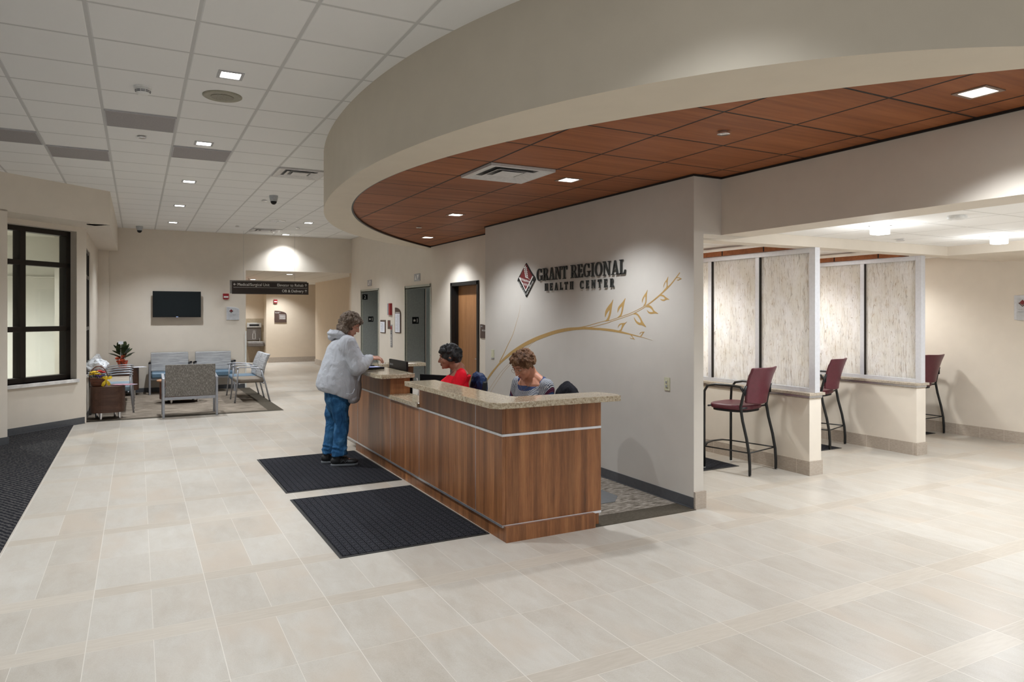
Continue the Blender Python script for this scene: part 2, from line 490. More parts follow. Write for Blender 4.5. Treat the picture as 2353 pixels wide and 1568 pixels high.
def resin():
    m = Mat('resin_panel_with_branches', 0.25, 0, (0.8,0.79,0.78), 0.4)
    p, x, y, z = m.world()
    w = m.noise(m.vec(x, y, z*0.5), 6, 3, 0.6)
    yy = y + w*0.05 + m.noise(m.vec(x, y, z*0.8), 24, 2)*0.016
    n1 = m.noise(m.vec(1.7, yy, z*0.035), 34, 1, 0.5); n2 = m.noise(m.vec(4.1, yy + w*0.02, z*0.05), 62, 1, 0.5)
    n3 = m.noise(m.vec(7.3, yy - w*0.03, z*0.09), 95, 2, 0.5)
    n4 = m.noise(m.vec(3.3, yy + w*0.04, z*0.06), 46, 1, 0.5)
    a = (n1 - 0.5).abs().lt(0.010).mx((n4 - 0.47).abs().lt(0.009)) * m.noise(m.vec(2, y*1.5, z), 7, 2).sstep(0.34, 0.50)
    b = (n2 - 0.5).abs().lt(0.014) * m.noise(m.vec(6, y, z), 9, 2).sstep(0.42, 0.56)
    e = (n3 - 0.48).abs().lt(0.018) * m.noise(m.vec(9, y, z), 12, 2).sstep(0.48, 0.58)
    vein = a.mx(b*0.75).mx(e*0.5)
    tone = m.noise(m.vec(5, y, z*0.5), 6, 3)
    base = m.ramp(tone, [(0.35,(0.88,0.86,0.82)),(0.65,(0.94,0.93,0.93))])
    vc = m.ramp(m.noise(m.vec(7, y, z), 14, 2), [(0.4,(0.36,0.23,0.10)),(0.6,(0.22,0.17,0.13))])
    c = m.mix(vein*0.5, base, vc)
    m.color(c)
    nt = m.nt; t = nt.nodes.new('ShaderNodeBsdfTranslucent'); nt.links.new(c.s, t.inputs[0])
    x_ = nt.nodes.new('ShaderNodeMixShader'); x_.inputs[0].default_value = 0.55
    nt.links.new(m.b.outputs[0], x_.inputs[1]); nt.links.new(t.outputs[0], x_.inputs[2])
    nt.links.new(x_.outputs[0], nt.nodes['Material Output'].inputs[0]); return m.m
RESIN = resin()

# ---------------------------------------------------------------- the setting
ZC = 3.52; ZW = 2.90; ZS = 2.87; ZL = 2.50; ZB = 2.39
# floor
g = G(); g.box(-9, -3, -0.1, 14, 30, 0); struct(g.build('floor', FLOOR), 'pale stone-look porcelain tile floor with beige bands')
# main ceiling
g = G(); g.box(-9, -1.2, ZC, 4.9, 17.3, ZC+0.1); struct(g.build('ceiling', CEIL), 'white suspended acoustic tile ceiling')
# lounge carpet + border, entry carpet, desk carpet: laid flush in the floor
def slab(name, mat, x0, y0, x1, y1, z=0.004, label=None):
    g = G(); g.box(x0, y0, -0.02, x1, y1, z); return struct(g.build(name, mat), label)
slab('floor_carpet_lounge', CARPET, -0.72, 12.95, 2.02, 17.1, 0.006, 'brown heathered carpet of the waiting lounge')
g = G(); g.box(-0.72,12.82,-0.02,2.27,12.95,0.005); g.box(2.02,12.95,-0.02,2.27,17.1,0.005)
struct(g.build('floor_carpet_border_lounge', CBORDER), 'plain taupe border of the lounge carpet')
g = G(); g.prism([(-6,-3),(-0.855,-3),(-0.855,12.60),(-1.5,12.2),(-6,8)], -0.02, 0.005)
struct(g.build('floor_carpet_entry', ENTRY), 'charcoal ribbed walk-off carpet by the entrance windows')
slab('floor_carpet_desk', CARPET2, 2.5, 4.86, 4.25, 9.6, 0.006, 'heathered carpet behind the reception desk')
g = G(); g.prism([(2.9,5.15),(3.78,5.15),(3.92,5.3),(3.92,6.5),(2.9,6.5)], 0.006, 0.009); tag(g.build('chair_mat', plain('grey_chair_mat', (0.13,0.135,0.14), 0.35)), 'grey plastic chair mat on the carpet behind the desk', 'chair mat')
slab('floor_carpet_border_desk', CBORDER, 3.0, 4.62, 4.25, 4.86, 0.005, 'taupe carpet border at the end of the reception desk')

# curved soffit
_O = [(1.94,8.31),(2.15,9.08),(2.44,9.75),(2.90,10.42),(1.70,7.06),(1.63,6.12),(1.67,5.06),(1.75,4.38),(1.85,3.91),(1.95,3.55),(2.19,3.04),(2.45,2.66),(2.71,2.35),(2.97,2.09),(3.22,1.84),(3.40,1.66),(1.66,5.6)]
_I = [(2.20,8.20),(2.03,7.46),(1.95,6.54),(1.95,5.90),(2.00,5.02),(2.12,4.48),(2.26,4.11),(2.55,3.54),(2.83,3.08),(3.10,2.69),(3.35,2.35),(3.58,2.04),(3.73,1.83),(2.92,9.61),(3.59,10.64),(4.61,11.79)]
def curve_fit(P, c=(8.35,6.25), deg=4):
    import numpy as np
    t = [math.atan2(y-c[1], c[0]-x) for x, y in P]; r = [math.hypot(x-c[0], y-c[1]) for x, y in P]
    q = np.polyfit(t, r, deg); lo, hi = min(t), max(t)
    def f(a):
        b = min(max(a, lo), hi); rr = np.polyval(q, b)
        sl = np.polyval(np.polyder(q), b)
        rr = rr + (a-b)*max(-4, min(4, sl))
        return (c[0]-rr*math.cos(a), c[1]+rr*math.sin(a))
    return f
fo = curve_fit(_O); fi = curve_fit(_I)
A = [math.radians(-62 + i*(62+58)/90) for i in range(91)]
po = [fo(a) for a in A]; pi_ = [fi(a) for a in A]
def clipx(P, xm): return [p for p in P if p[0] <= xm]
po = [p for p in po if p[0] < 5.2 ]; pi_ = [p for p in pi_ if p[0] < 5.2]
# band: outer face, underside, inner lip
n = min(len(po), len(pi_))
def resample(P, n):
    L = [0]
    for a, b in zip(P, P[1:]): L.append(L[-1]+math.hypot(a[0]-b[0], a[1]-b[1]))
    out = []
    for i in range(n):
        s = L[-1]*i/(n-1); k = 0
        while k < len(L)-2 and L[k+1] < s: k += 1
        u = (s-L[k])/max(1e-9, L[k+1]-L[k]); out.append((P[k][0]+(P[k+1][0]-P[k][0])*u, P[k][1]+(P[k+1][1]-P[k][1])*u))
    return out
N = 120; po = resample(po, N); pi_ = resample(pi_, N)
vs = []; fs = []
for a, b in zip(po, pi_): vs += [(a[0],a[1],ZC+0.05),(a[0],a[1],ZS),(b[0],b[1],ZS),(b[0],b[1],ZW+0.12)]
for i in range(N-1):
    for k in range(3): fs.append((i*4+k, i*4+k+1, i*4+5+k, i*4+4+k))
g = G(); g.add(vs, fs); o = g.build('ceiling_soffit', SOFF, smooth=True, auto=40); struct(o, 'curved cream soffit band around the wood ceiling')
# thin black shadow trim at the inner edge
vs = []; fs = []
for b in pi_: vs += [(b[0],b[1],ZS+0.002),(b[0]+0.018,b[1],ZS+0.006),(b[0]+0.018,b[1],ZW+0.05)]
for i in range(N-1):
    for k in range(2): fs.append((i*3+k, i*3+k+1, i*3+4+k, i*3+3+k))
g = G(); g.add(vs, fs); struct(g.build('trim_1', BRONZE), 'dark edge trim of the wood ceiling')
# wood ceiling
g = G(); poly = list(pi_) + [(5.3, pi_[-1][1]), (5.3, pi_[0][1])]
g.prism(poly, ZW, ZW+0.06); struct(g.build('ceiling_wood', REDWOOD), 'cherry wood panel ceiling over the reception desk')

# walls ------------------------------------------------------------
XG = 4.25; XE = 4.626
g = G(); z0, z1 = ZW-0.016, ZW+0.001
g.box(XG-0.016, 4.634, z0, XG, 8.79, z1); g.box(XG, 4.634, z0, 4.57, 4.65, z1); g.box(4.554, -1.0, z0, 4.57, 4.634, z1); g.box(XE-0.016, 8.79, z0, XE, 11.8, z1); g.box(XG, 8.79, z0, XE-0.016, 8.806, z1)
struct(g.build('trim_5', plain('black_shadow_trim', (0.006,0.004,0.003), 0.6)), 'black trim where the wood ceiling meets the walls')
g = G(); g.box(XG, 4.65, 0, XG+0.11, 8.79, ZW+0.08); g.box(XG+0.11, 8.66, 0, XE+0.2, 8.79, ZW+0.08); g.box(XG+0.11, 4.65, ZB, 4.91, 4.90, ZW+0.08)
struct(g.build('wall_reception', WALLG), 'cream wall behind the reception desk')
g = G(); g.box(XG-0.006, 4.652, 0, XG, 8.79, 0.10); g.box(XG-0.014, 4.652, 0, XG, 8.79, 0.012)
struct(g.build('baseboard_reception', BASEG), 'dark grey vinyl base below the reception wall')
g = G(); g.box(XG+0.0, 4.63, 0, XG+0.125, 4.6515, 0.1505); g.box(XG+0.1105, 4.652, 0, XG+0.1245, 6.6, 0.15)
struct(g.build('baseboard_reception_end', STONE), 'beige stone base tile at the end of the reception wall')
# elevator wall with three openings
def wall_x(g, x0, x1, y0, y1, z1, holes):
    ys = y0
    for a, b, zt in sorted(holes):
        g.box(x0, ys, 0, x1, a, z1); g.box(x0, a, zt, x1, b, z1); ys = b
    g.box(x0, ys, 0, x1, y1, z1)
HO = [(9.79,10.86,2.20),(11.78,13.16,2.22),(14.86,16.23,2.24)]
g = G(); wall_x(g, XE, XE+0.12, 8.79, 17.1, ZC+0.02, HO)

struct(g.build('wall_elevator', WALL), 'cream wall with the two elevator openings')
g = G(); g.box(XE-0.006, 10.9, 0, XE, 11.7, 0.1); g.box(XE-0.006, 13.25, 0, XE, 14.8, 0.1); g.box(XE-0.006, 16.3, 0, XE, 17.1, 0.1); g.box(XE-0.006, 8.8, 0, XE, 9.75, 0.1)
struct(g.build('baseboard_elevator', STONE))
# back wall with corridor opening
YB = 17.1
g = G(); g.box(-0.9, YB, 0, 2.19, YB+0.15, ZC+0.02); g.box(2.19, YB, 2.69, XE+0.12, YB+0.15, ZC+0.02); g.box(-0.72, YB-0.12, 0, -0.53, YB, 3.05)
struct(g.build('wall_back', WALL), 'cream back wall of the lounge')
g = G(); g.box(-0.53, YB-0.008, 0, 2.19, YB, 0.10); struct(g.build('baseboard_back', BASEG))
g = G(); g.box(2.172, YB-0.012, 0, 2.205, YB+0.16, 1.3); tag(g.build('corner_guard', plain('corner_guard_pale', (0.72,0.72,0.68), 0.4)), 'pale corner guard on the edge of the corridor opening', 'corner guard')
# corridor beyond
WCOR = wall_mat('paint_corridor', (0.66,0.56,0.44))
g = G()
g.box(1.9, YB+0.15, 0, 2.0, 26.3, 2.8); g.box(5.30, YB+0.15, 0, 5.42, 24.1, 2.8); g.box(XE, YB, 0, 5.42, YB+0.15, 2.8)
g.box(4.07, 25.6, 0, 9.5, 25.75, 2.8); g.box(3.95, 25.6, 0, 4.07, 27.0, 2.8); g.box(1.9, 26.2, 0, 4.0, 26.35, 2.8); g.box(5.42, 23.98, 0, 9.5, 24.08, 2.8)
struct(g.build('wall_corridor', WCOR), 'warm cream walls of the corridor')
g = G(); g.box(5.28, YB+0.15, 0, 5.30, 24.1, 0.18); g.box(4.02, 25.58, 0, 9.5, 25.6, 0.18); 
struct(g.build('baseboard_corridor', STONE))
CEILC = ceiling_tiles('acoustic_tile_corridor', 0.335, 0.3, 0.6096, 0.6096, (0.80,0.76,0.69), (0.58,0.54,0.48), 0.011)
g = G(); g.box(1.9, YB+0.15, 2.74, 9.5, 27, 2.8); struct(g.build('ceiling_corridor', CEILC), 'white tile ceiling of the corridor')
# tile wainscot behind the drinking fountain
g = G(); g.box(2.0, 26.18, 0, 3.95, 26.2, 1.53); struct(g.build('trim_2', plain('taupe_wall_tile', (0.36,0.29,0.20), 0.4)), 'taupe tile wainscot in the fountain alcove')

# header over the bay opening, low ceiling zone, bays
g = G(); g.box(4.57, -3, ZB, 4.91, 4.66, ZC+0.1); struct(g.build('wall_header', WALL), 'cream header beam above the passage')
g = G(); g.box(4.91, -3, ZL, 8.6, 5.03, ZL+0.05); g.box(4.36, 5.25, ZL, 10.3, 9, ZL+0.05)
struct(g.build('ceiling_bays', CEIL2), 'white tile ceiling over the registration bays')
g = G(); g.box(4.30, 5.03, ZB, 10.3, 5.25, ZL+0.1); g.box(8.6, -3, ZB, 10.3, 5.03, ZL+0.1)
struct(g.build('ceiling_bulkhead', WALL), 'cream bulkhead in front of the registration bays')
g = G(); g.box(10.17, -3, 0, 10.3, 9, ZL+0.05); g.box(4.3, 8.0, 0, 10.3, 8.12, ZL+0.05)
struct(g.build('wall_right', WALL), 'cream side wall beyond the registration bays')
g = G(); g.box(10.155, -3, 0, 10.17, 8, 0.15); struct(g.build('baseboard_right', STONE), 'beige stone tile base of the side wall')

# entrance side: angled upper wall (A), recessed window wall (B), lounge side wall (C)
s45 = math.sqrt(0.5)
def quad_wall(g, p, q, z0, z1, th, side=1):
    """upright slab along p->q, thickness th to the left of the direction"""
    d = Vector((q[0]-p[0], q[1]-p[1])).normalized(); nrm = Vector((-d.y, d.x))*th*side
    g.prism([p, q, (q[0]+nrm.x, q[1]+nrm.y), (p[0]+nrm.x, p[1]+nrm.y)], z0, z1)
dA = Vector((1, 0.875)).normalized(); 
def A_(x): return (x, 0.875*x+12.43)
def B_(t, off=0.0): return (-1.5 + t*s45 - off*s45, 11.95 + t*s45 + off*s45)
g = G()
quad_wall(g, (-7, 0.875*-7+12.43), A_(-0.36), 3.02, ZC+0.02, 0.3)       # upper soffit face
g.box(-0.66, 12.11, 3.02, -0.36, YB, ZC+0.02)
g.prism([(-7,6.5),(-0.38,12.14),(-0.38,YB-0.002),(-0.9,YB-0.002),(-0.9,13.3),(-7,9.2)], 3.024, 3.06)
quad_wall(g, (-7, 0.875*-7+12.43), A_(-1.485), 0, 3.04, 0.36)           # pillar flush with it
struct(g.build('wall_entrance_soffit', WALL), 'angled cream wall and soffit above the entrance window')
g = G()
T0, T1, ZW0, ZW1 = -1.4, 0.965, 0.70, 2.95
quad_wall(g, B_(-3.0), B_(T0), 0, 3.04, 0.30); quad_wall(g, B_(T1), B_(1.135), 0, 3.04, 0.22)
quad_wall(g, B_(T0), B_(T1), 0, ZW0, 0.30); quad_wall(g, B_(T0), B_(T1), ZW1, 3.04, 0.30)
struct(g.build('wall_entrance', WALL), 'angled cream wall around the entrance window')
g = G(); quad_wall(g, B_(-3.0, -0.008), B_(1.10, -0.008), 0, 0.10, 0.01); quad_wall(g, B_(-3.0, -0.016), B_(1.10,-0.016), 0, 0.012, 0.012)
quad_wall(g, (-6.9, 0.875*-6.9+12.42), A_(-1.475), 0, 0.10, 0.01, -1)
struct(g.build('baseboard_entrance', BASEG), 'dark grey vinyl base of the entrance wall')
g = G(); quad_wall(g, B_(T0, -0.035), B_(T1+0.02, -0.035), ZW0-0.05, ZW0, 0.33); tag(g.build('window_sill', plain('white_marble', (0.74,0.72,0.70), 0.25, var=0.1, scale=8), bevel=0.004), 'white marble sill of the tall entrance window', 'window sill')
# window frame and glass in B
def window_frame(name, P, t0, t1, z0, z1, mull, trans, w=0.06, dep=0.13, off=0.14, nmul=0.05):
    """P(t, off) gives plan points"""
    f = G()
    def bar(ta, tb, za, zb, d=dep):
        a, b = P(ta, off), P(tb, off); c, e = P(tb, off+d), P(ta, off+d); f.prism([a, b, c, e], za, zb)
    bar(t0, t1, z0, z0+w); bar(t0, t1, z1-w, z1); bar(t0, t0+w, z0, z1); bar(t1-w, t1, z0, z1)
    for t in mull: bar(t-nmul/2, t+nmul/2, z0, z1)
    for z in trans: bar(t0, t1, z-w/2, z+w/2, dep*0.95)
    o = struct(f.build(name, BRONZE, bevel=0.003))
    q = G(); a, b = P(t0, off+0.06), P(t1, off+0.06); c, e = P(t1, off+0.066), P(t0, off+0.066)
    q.prism([a, b, c, e], z0, z1); q.build('pane', GLASS, o); return o
o = window_frame('window_1', B_, T0, T1, ZW0, ZW1, [-0.95, 0.20, 0.36-0.75], [1.47, 2.43], 0.075, 0.14, 0.12, 0.09)
tag(o, 'tall dark bronze framed window in the angled wall')
# side wall C with the narrow window
def C_(t, off=0.0): return (-0.72 - off, 12.73 + t)
g = G()
c0, c1 = 0.32, 1.42
quad_wall(g, C_(0.02), C_(c0), 0, 3.04, 0.25); quad_wall(g, C_(c1), C_(YB-12.73), 0, 3.04, 0.25)
quad_wall(g, C_(c0), C_(c1), 0, 0.72, 0.25); quad_wall(g, C_(c0), C_(c1), 2.75, 3.04, 0.25)
struct(g.build('wall_lounge', WALL), 'cream side wall of the lounge')
o = window_frame('window_2', C_, c0, c1, 0.72, 2.75, [(c0+c1)/2], [1.45, 2.3], 0.06, 0.1, 0.012, 0.05)
tag(o, 'narrow bronze framed window in the lounge side wall')
g = G(); g.box(-0.80, 12.73+c0, 0.68, -0.66, 12.73+c1, 0.72); tag(g.build('window_sill', bpy.data.materials['white_marble'], bevel=0.004), 'white marble sill of the narrow lounge window', 'window sill')
g = G(); g.box(-0.72, 12.75, 0, -0.712, YB-0.12, 0.10); struct(g.build('baseboard_lounge', BASEG))
# vestibule outside the windows
g = G()
g.box(-8, 17.6, 0, -1.2, 17.7, 3.4); g.box(-8, 4, 0, -7.9, 17.7, 3.4); g.box(-1.3, 14.9, 0, -1.2, 17.7, 3.4)
g.box(-8, 17.55, 2.44, -1.2, 17.6, 2.47)
struct(g.build('wall_vestibule', WALLP), 'pale green wall of the vestibule seen through the window')
g = G(); g.prism([(-8,4),(-4.6,8.3),(-1.0,12.9),(-1.0,17.7),(-8,17.7)], 3.3, 3.36); struct(g.build('ceiling_vestibule', WALLP))
# ---------------------------------------------------------------- ceiling fittings
FRAMEW = plain('lamp_trim_grey', (0.45,0.45,0.46), 0.4)
def downlight(label, group, loc, watts=None, trim=None, s=0.070, size=122, blend=0.9):
    r = empty('recessed_ceiling_light', loc, 0, label, 'ceiling light', group)
    g = G(); t = 0.022
    for a in (-1, 1):
        g.box(-s-t, a*s, -0.006, s+t, a*(s+t), 0.03); g.box(a*s, -s, -0.006, a*(s+t), s, 0.03)
    g.build('trim_ring', trim or FRAMEW, r)
    g = G(); g.box(-s, -s, -0.003, s, s, 0.008); g.build('lens', LENS, r)
    spot(r, (0, 0, -0.012), watts, size, blend)
    return r
DN = {5.78:'first ceiling light of the long row, closest to the round speaker', 8.23:'second ceiling light of the long row, beside a grey grille',
      10.68:'third ceiling light of the long row over the lobby floor', 13.13:'fourth ceiling light of the long row, before the lounge',
      15.6:'last ceiling light of the long row, near the television wall'}
for y, lb in DN.items():
    downlight('square recessed downlight, '+lb, 'downlights of the white ceiling', (0.63, y, ZC))
downlight('square recessed downlight in the white ceiling beside the curved soffit, over the corridor mouth', 'downlights of the white ceiling', (3.03, 14.4, ZC))
downlight('square recessed downlight close to the back wall above the hanging sign', 'downlights of the white ceiling', (3.02, 16.78, ZC), 130)
for x, y, w in ((0.63,3.33,125),(0.63,0.88,110),(1.95,2.1,75),(-1.81,5.78,150),(-1.81,8.23,150),(-1.81,3.33,130),(-1.81,0.88,100),(2.6,0.4,50)):  # unseen lamps added for ambient fill; one gives the soffit scallop
    downlight('unseen square downlight added near the photographer to light the lobby', 'downlights of the white ceiling', (x, y, ZC), w)
WT = plain('lamp_trim_bronze', (0.25,0.18,0.14), 0.4)
downlight('square recessed downlight in the wood ceiling beside the square air diffuser', 'downlights of the wood ceiling', (3.43,5.37,ZW), 120, WT, blend=0.7)
downlight('square recessed downlight in the middle of the wood ceiling', 'downlights of the wood ceiling', (3.42,7.90,ZW), 120, WT, blend=0.7)
downlight('square recessed downlight at the far tip of the wood ceiling before the brown door', 'downlights of the wood ceiling', (4.04,10.44,ZW), 120, WT, blend=0.7)
downlight('square recessed downlight in the wood ceiling by the header beam', 'downlights of the wood ceiling', (4.04,2.20,ZW), 120, WT, blend=0.7)
# corridor lights
for x, y, lb in ((3.55,19.2,'closest to the hanging sign'),(3.1,22.6,'further along the corridor')):
    downlight('square recessed downlight in the corridor ceiling, '+lb, 'downlights of the corridor', (x, y, 2.74), 190)
for x, y in ((4.3,24.9),(2.9,25.2)):
    downlight('square recessed downlight in the corridor ceiling hidden behind the sign', 'downlights of the corridor', (x, y, 2.74), 190)
# unseen lamp added in the vestibule to light its wall
r = empty('recessed_ceiling_light', (-3.0, 14.6, 3.3), 0, 'unseen lamp added to light the vestibule outside the entrance window', 'ceiling light')
g = G(); g.box(-0.3,-0.3,-0.01,0.3,0.3,0); g.build('lens', LENS, r)
spot(r, (0,0,-0.02), 1300, 150, 0.8, (1.0,1.0,0.96), 0.25)
# lit glass cubes
def cube_light(label, loc, w=6):
    r = empty('ceiling_cube_light', loc, 0, label, 'ceiling light', 'glass cube lights of the registration bays')
    g = G(); g.box(-0.08,-0.08,-0.008,0.08,0.08,0); g.build('mounting_plate', CHROME, r)
    g = G(); g.box(-0.06,-0.06,-0.085,0.06,0.06,-0.008); g.build('glass_shade', CUBEL, r, bevel=0.006)
    l = bpy.data.lights.new('lamp_light', 'POINT'); l.energy = w; l.color = (0.93,0.97,1.0); l.shadow_soft_size = 0.09
    o = bpy.data.objects.new('lamp_light', l); COL.objects.link(o); o.parent = r; o.location = (0,0,-0.22)
    spot(r, (0,0,-0.10), w*20.0, 165, 1.0, (0.90,0.95,1.0), 0.06)
    return r
cube_light('glowing glass cube ceiling light over the mouth of the first bay', (5.97,4.10,ZL))
cube_light('glowing glass cube ceiling light near the side wall', (7.87,4.08,ZL))
for x, y in ((5.97,2.0),(7.87,2.0),(5.97,-0.1),(7.87,-0.1)):
    cube_light('glowing glass cube ceiling light of the passage, out past the picture edge', (x,y,ZL))
for x, lb in ((5.35,'first'),(7.30,'second'),(9.3,'third')):
    r = empty('recessed_ceiling_light', (x, 6.75, ZL), 0, 'recessed ceiling light inside the %s registration bay'%lb, 'ceiling light', 'bay ceiling lights')
    g = G(); g.box(-0.16,-0.3,-0.008,0.16,0.3,0); g.build('lens', LENS, r)
    spot(r, (0,0,-0.02), 115, 150, 0.7, (0.98,1.0,0.98), 0.12)

# grilles, diffusers
GR = Mat('perforated_grille', 0.6, 0.2, (0.33,0.31,0.31)); _p,_x,_y,_z = GR.co()
GR.color(GR.ramp(GR.voro(_p, 220), [(0.2,(0.27,0.255,0.26)),(0.6,(0.36,0.34,0.34))]))
for x, y, lb in ((0.03,7.553,'behind the smoke detector'),(0.64,8.772,'beside the second downlight'),(-0.579,9.382,'over the window side'),(-1.189,8.772,'cut by the picture edge')):
    r = empty('ceiling_return_grille', (x,y,ZC), 0, 'grey perforated square return grille in the white ceiling, '+lb, 'air grille', 'grey return grilles')
    g = G(); g.box(-0.285,-0.285,-0.010,0.285,0.285,0); g.build('perforated_plate', GR.m, r)
    g = G(); 
    for a in (-1,1): g.box(-0.295,a*0.285,-0.012,0.295,a*0.295,0); g.box(a*0.285,-0.285,-0.012,a*0.295,0.285,0)
    g.build('frame', FRAMEW, r)
def diffuser(label, loc, mat, dark):
    r = empty('air_diffuser', loc, 0, label, 'air diffuser')
    s = 0.30
    def ring(a, za, b, zb):
        g = G(); vs = [(-a,-a,za),(a,-a,za),(a,a,za),(-a,a,za),(-b,-b,zb),(b,-b,zb),(b,b,zb),(-b,b,zb)]
        g.add(vs, [(0,1,5,4),(1,2,6,5),(2,3,7,6),(3,0,4,7)]); return g
    d = 0.022
    g = G()
    for q in (-1, 1):
        g.box(-s, q*(s-0.006), -d, s, q*s, 0.0); g.box(q*(s-0.006), -s+0.006, -d, q*s, s-0.006, 0.0)
    g.build('frame', mat, r)
    ring(s-0.006, -d, s-0.030, -d).build('flange', mat, r)
    ring(s-0.030, -d, s-0.095, -0.003).build('outer_cone', mat, r)
    ring(s-0.125, -d, s-0.165, -0.004).build('inner_cone', mat, r)
    ring(s-0.115, -d, s-0.125, -d).build('inner_rim', mat, r)
    g = G(); g.box(-0.10,-0.10,-0.016,0.10,0.10,-0.012); g.build('center_plate', mat, r, bevel=0.002)
    g = G(); g.box(-s+0.02,-s+0.02,-0.002,s-0.02,s-0.02,-0.001); g.build('throat', dark, r)
DW = plain('diffuser_white', (0.62,0.61,0.60), 0.35, 0.1)
DG = plain('diffuser_grey_throat', (0.10,0.10,0.10), 0.5)
diffuser('white square air diffuser set in the wood ceiling', (2.793,5.345,ZW), DW, DG)
diffuser('square air diffuser in the white ceiling beside the curved soffit', (1.859,9.382,ZC), DW, DG)
diffuser('square air diffuser in the white ceiling near the back wall', (2.468,16.087,ZC), DW, DG)
# round things
r = empty('ceiling_speaker', (0.63,6.36,ZC), 0, 'round faded tan ceiling speaker beside the first downlight', 'speaker')
g = G(); g.lathe([(0.155,0),(0.155,-0.008),(0.145,-0.014),(0.09,-0.012)], n=40); g.build('rim', TAN, r)
SPK = Mat('speaker_perforation', 0.6, 0, (0.2,0.19,0.15)); _p,_x,_y,_z = SPK.co(); SPK.color(SPK.ramp(SPK.voro(_p, 130), [(0.15,(0.08,0.075,0.06)),(0.4,(0.30,0.28,0.22))]))
g = G(); g.cyl((0,0,0), 0.09, -0.016, -0.010, 36); g.build('perforated_center', SPK.m, r)
r = empty('ceiling_speaker', (2.42,14.34,ZC), 0, 'round white ceiling speaker with bright rim near the back wall', 'speaker')
g = G(); g.lathe([(0.16,0),(0.16,-0.01),(0.14,-0.02)], n=36); g.build('rim', WHITEP, r)
g = G(); g.box(-0.14,-0.006,-0.024,0.14,0.006,-0.018); g.box(-0.006,-0.14,-0.024,0.006,0.14,-0.018); g.build('cross_bar', FRAMEW, r)
r = empty('smoke_detector', (0.04,6.41,ZC), 0, 'white domed smoke detector on the white ceiling', 'smoke detector')
g = G(); g.lathe([(0.066,0),(0.066,-0.016),(0.058,-0.02)], n=32); g.build('mounting_base', WHITEP, r, smooth=True, auto=35)
g = G(); g.lathe([(0.054,-0.02),(0.056,-0.030),(0.050,-0.052),(0.034,-0.062),(0.0,-0.064)], n=32, cap=False); g.build('sensing_head', WHITEP, r, smooth=True, auto=35)
g = G()
for k in range(10):
    a0 = 2*PI*k/10+0.06; a1 = 2*PI*(k+1)/10-0.06
    for zz in (-0.034,-0.044):
        pts = [((0.0562 if zz>-0.04 else 0.0535)*math.cos(a0+(a1-a0)*i/4), (0.0562 if zz>-0.04 else 0.0535)*math.sin(a0+(a1-a0)*i/4), zz) for i in range(5)]
        g.tube(pts, 0.0022, 5)
g.build('vent_slots', BLACKP, r)
def cover(label, x, y, z=ZC, m=CHROME):
    g = G(); g.lathe([(0.028,0),(0.028,-0.012),(0.042,-0.014),(0.042,-0.019),(0.038,-0.021)], n=28)
    o = g.build('sprinkler_cover', m, smooth=True, auto=35); o.location = (x,y,z); tag(o, label, 'sprinkler cover', 'round sprinkler covers')
cover('round chrome sprinkler cover in the white ceiling before the second grille', 0.04, 8.19)
cover('round chrome sprinkler cover beside the dome camera', 1.80, 11.86)
cover('round chrome sprinkler cover between the speaker and the last downlight', 1.83, 15.58)
cover('round sprinkler cover in the white ceiling behind the curved soffit', 3.0, 15.3)
cover('round chrome sprinkler cover in the wood ceiling by the near panels', 3.43, 3.47, ZW)
cover('round chrome sprinkler cover at the far end of the wood ceiling', 3.43, 9.19, ZW)
cover('small sprinkler cover in the bay ceiling between two cube lights', 7.29, 4.77, ZL)
g = G(); g.lathe([(0.07,0),(0.075,-0.02),(0.06,-0.03),(0.0,-0.032)], n=28, cap=False); o = g.build('smoke_detector', WHITEP, smooth=True); o.location=(5.96,3.41,ZL); tag(o, 'flat white round detector on the low ceiling above the passage', 'smoke detector')
def camdome(label, loc, rz):
    r = empty('dome_camera', loc, rz, label, 'security camera')
    g = G(); g.lathe([(0.066,0),(0.066,-0.02),(0.058,-0.055),(0.05,-0.09)], n=28); g.build('housing', plain('camera_housing', (0.42,0.44,0.46), 0.4), r, smooth=True, auto=40)
    g = G(); g.ell((0,0,-0.09), (0.047,0.047,0.05), 20, 12); g.build('dome', BLACKP, r, smooth=True)
camdome('grey dome camera with black bubble beside the soffit', (1.86,11.35,ZC), 0)
camdome('grey dome camera with black bubble above the television', (0.04,16.6,ZC), 0)

# ---------------------------------------------------------------- doors in the elevator wall
DX = 0.40
for n_, (ya, yb, zt), lb in ((1, HO[2], 'grey elevator opening further from the desk'), (2, HO[1], 'grey elevator opening behind the desk')):
    g = G(); t = 0.012
    g.box(XE-0.006, yb-0.03, 0, XE+DX, yb, zt); g.box(XE-0.006, ya, 0, XE+DX, ya+0.03, zt); g.box(XE-0.006, ya, zt-0.03, XE+DX, yb, zt)
    o = struct(g.build('door_%d'%n_, GREYGREEN), lb)
    g = G(); g.box(XE-0.012, yb-0.035, 0, XE-0.004, yb+0.012, zt+0.012); g.box(XE-0.012, ya-0.012, 0, XE-0.004, ya+0.035, zt+0.012); g.box(XE-0.012, ya, zt-0.045, XE-0.004, yb, zt+0.012)
    g.box(XE-0.012, yb-0.035, 0, XE+0.03, yb-0.02, zt-0.03); g.box(XE-0.012, ya, zt-0.045, XE+0.03, yb, zt-0.03)
    g.build('door_frame', LIGHTGG, o)
    g = G(); g.box(XE+DX, ya, 0, XE+DX+0.03, (ya+yb)/2-0.003, zt); g.box(XE+DX+0.03, (ya+yb)/2, 0, XE+DX+0.06, yb, zt); g.build('sliding_panel', GREYEL, o)
    g = G(); g.box(XE+DX-0.006, yb-0.05, 0, XE+DX, yb-0.03, zt-0.03); g.build('door_gap', BLACKP, o)
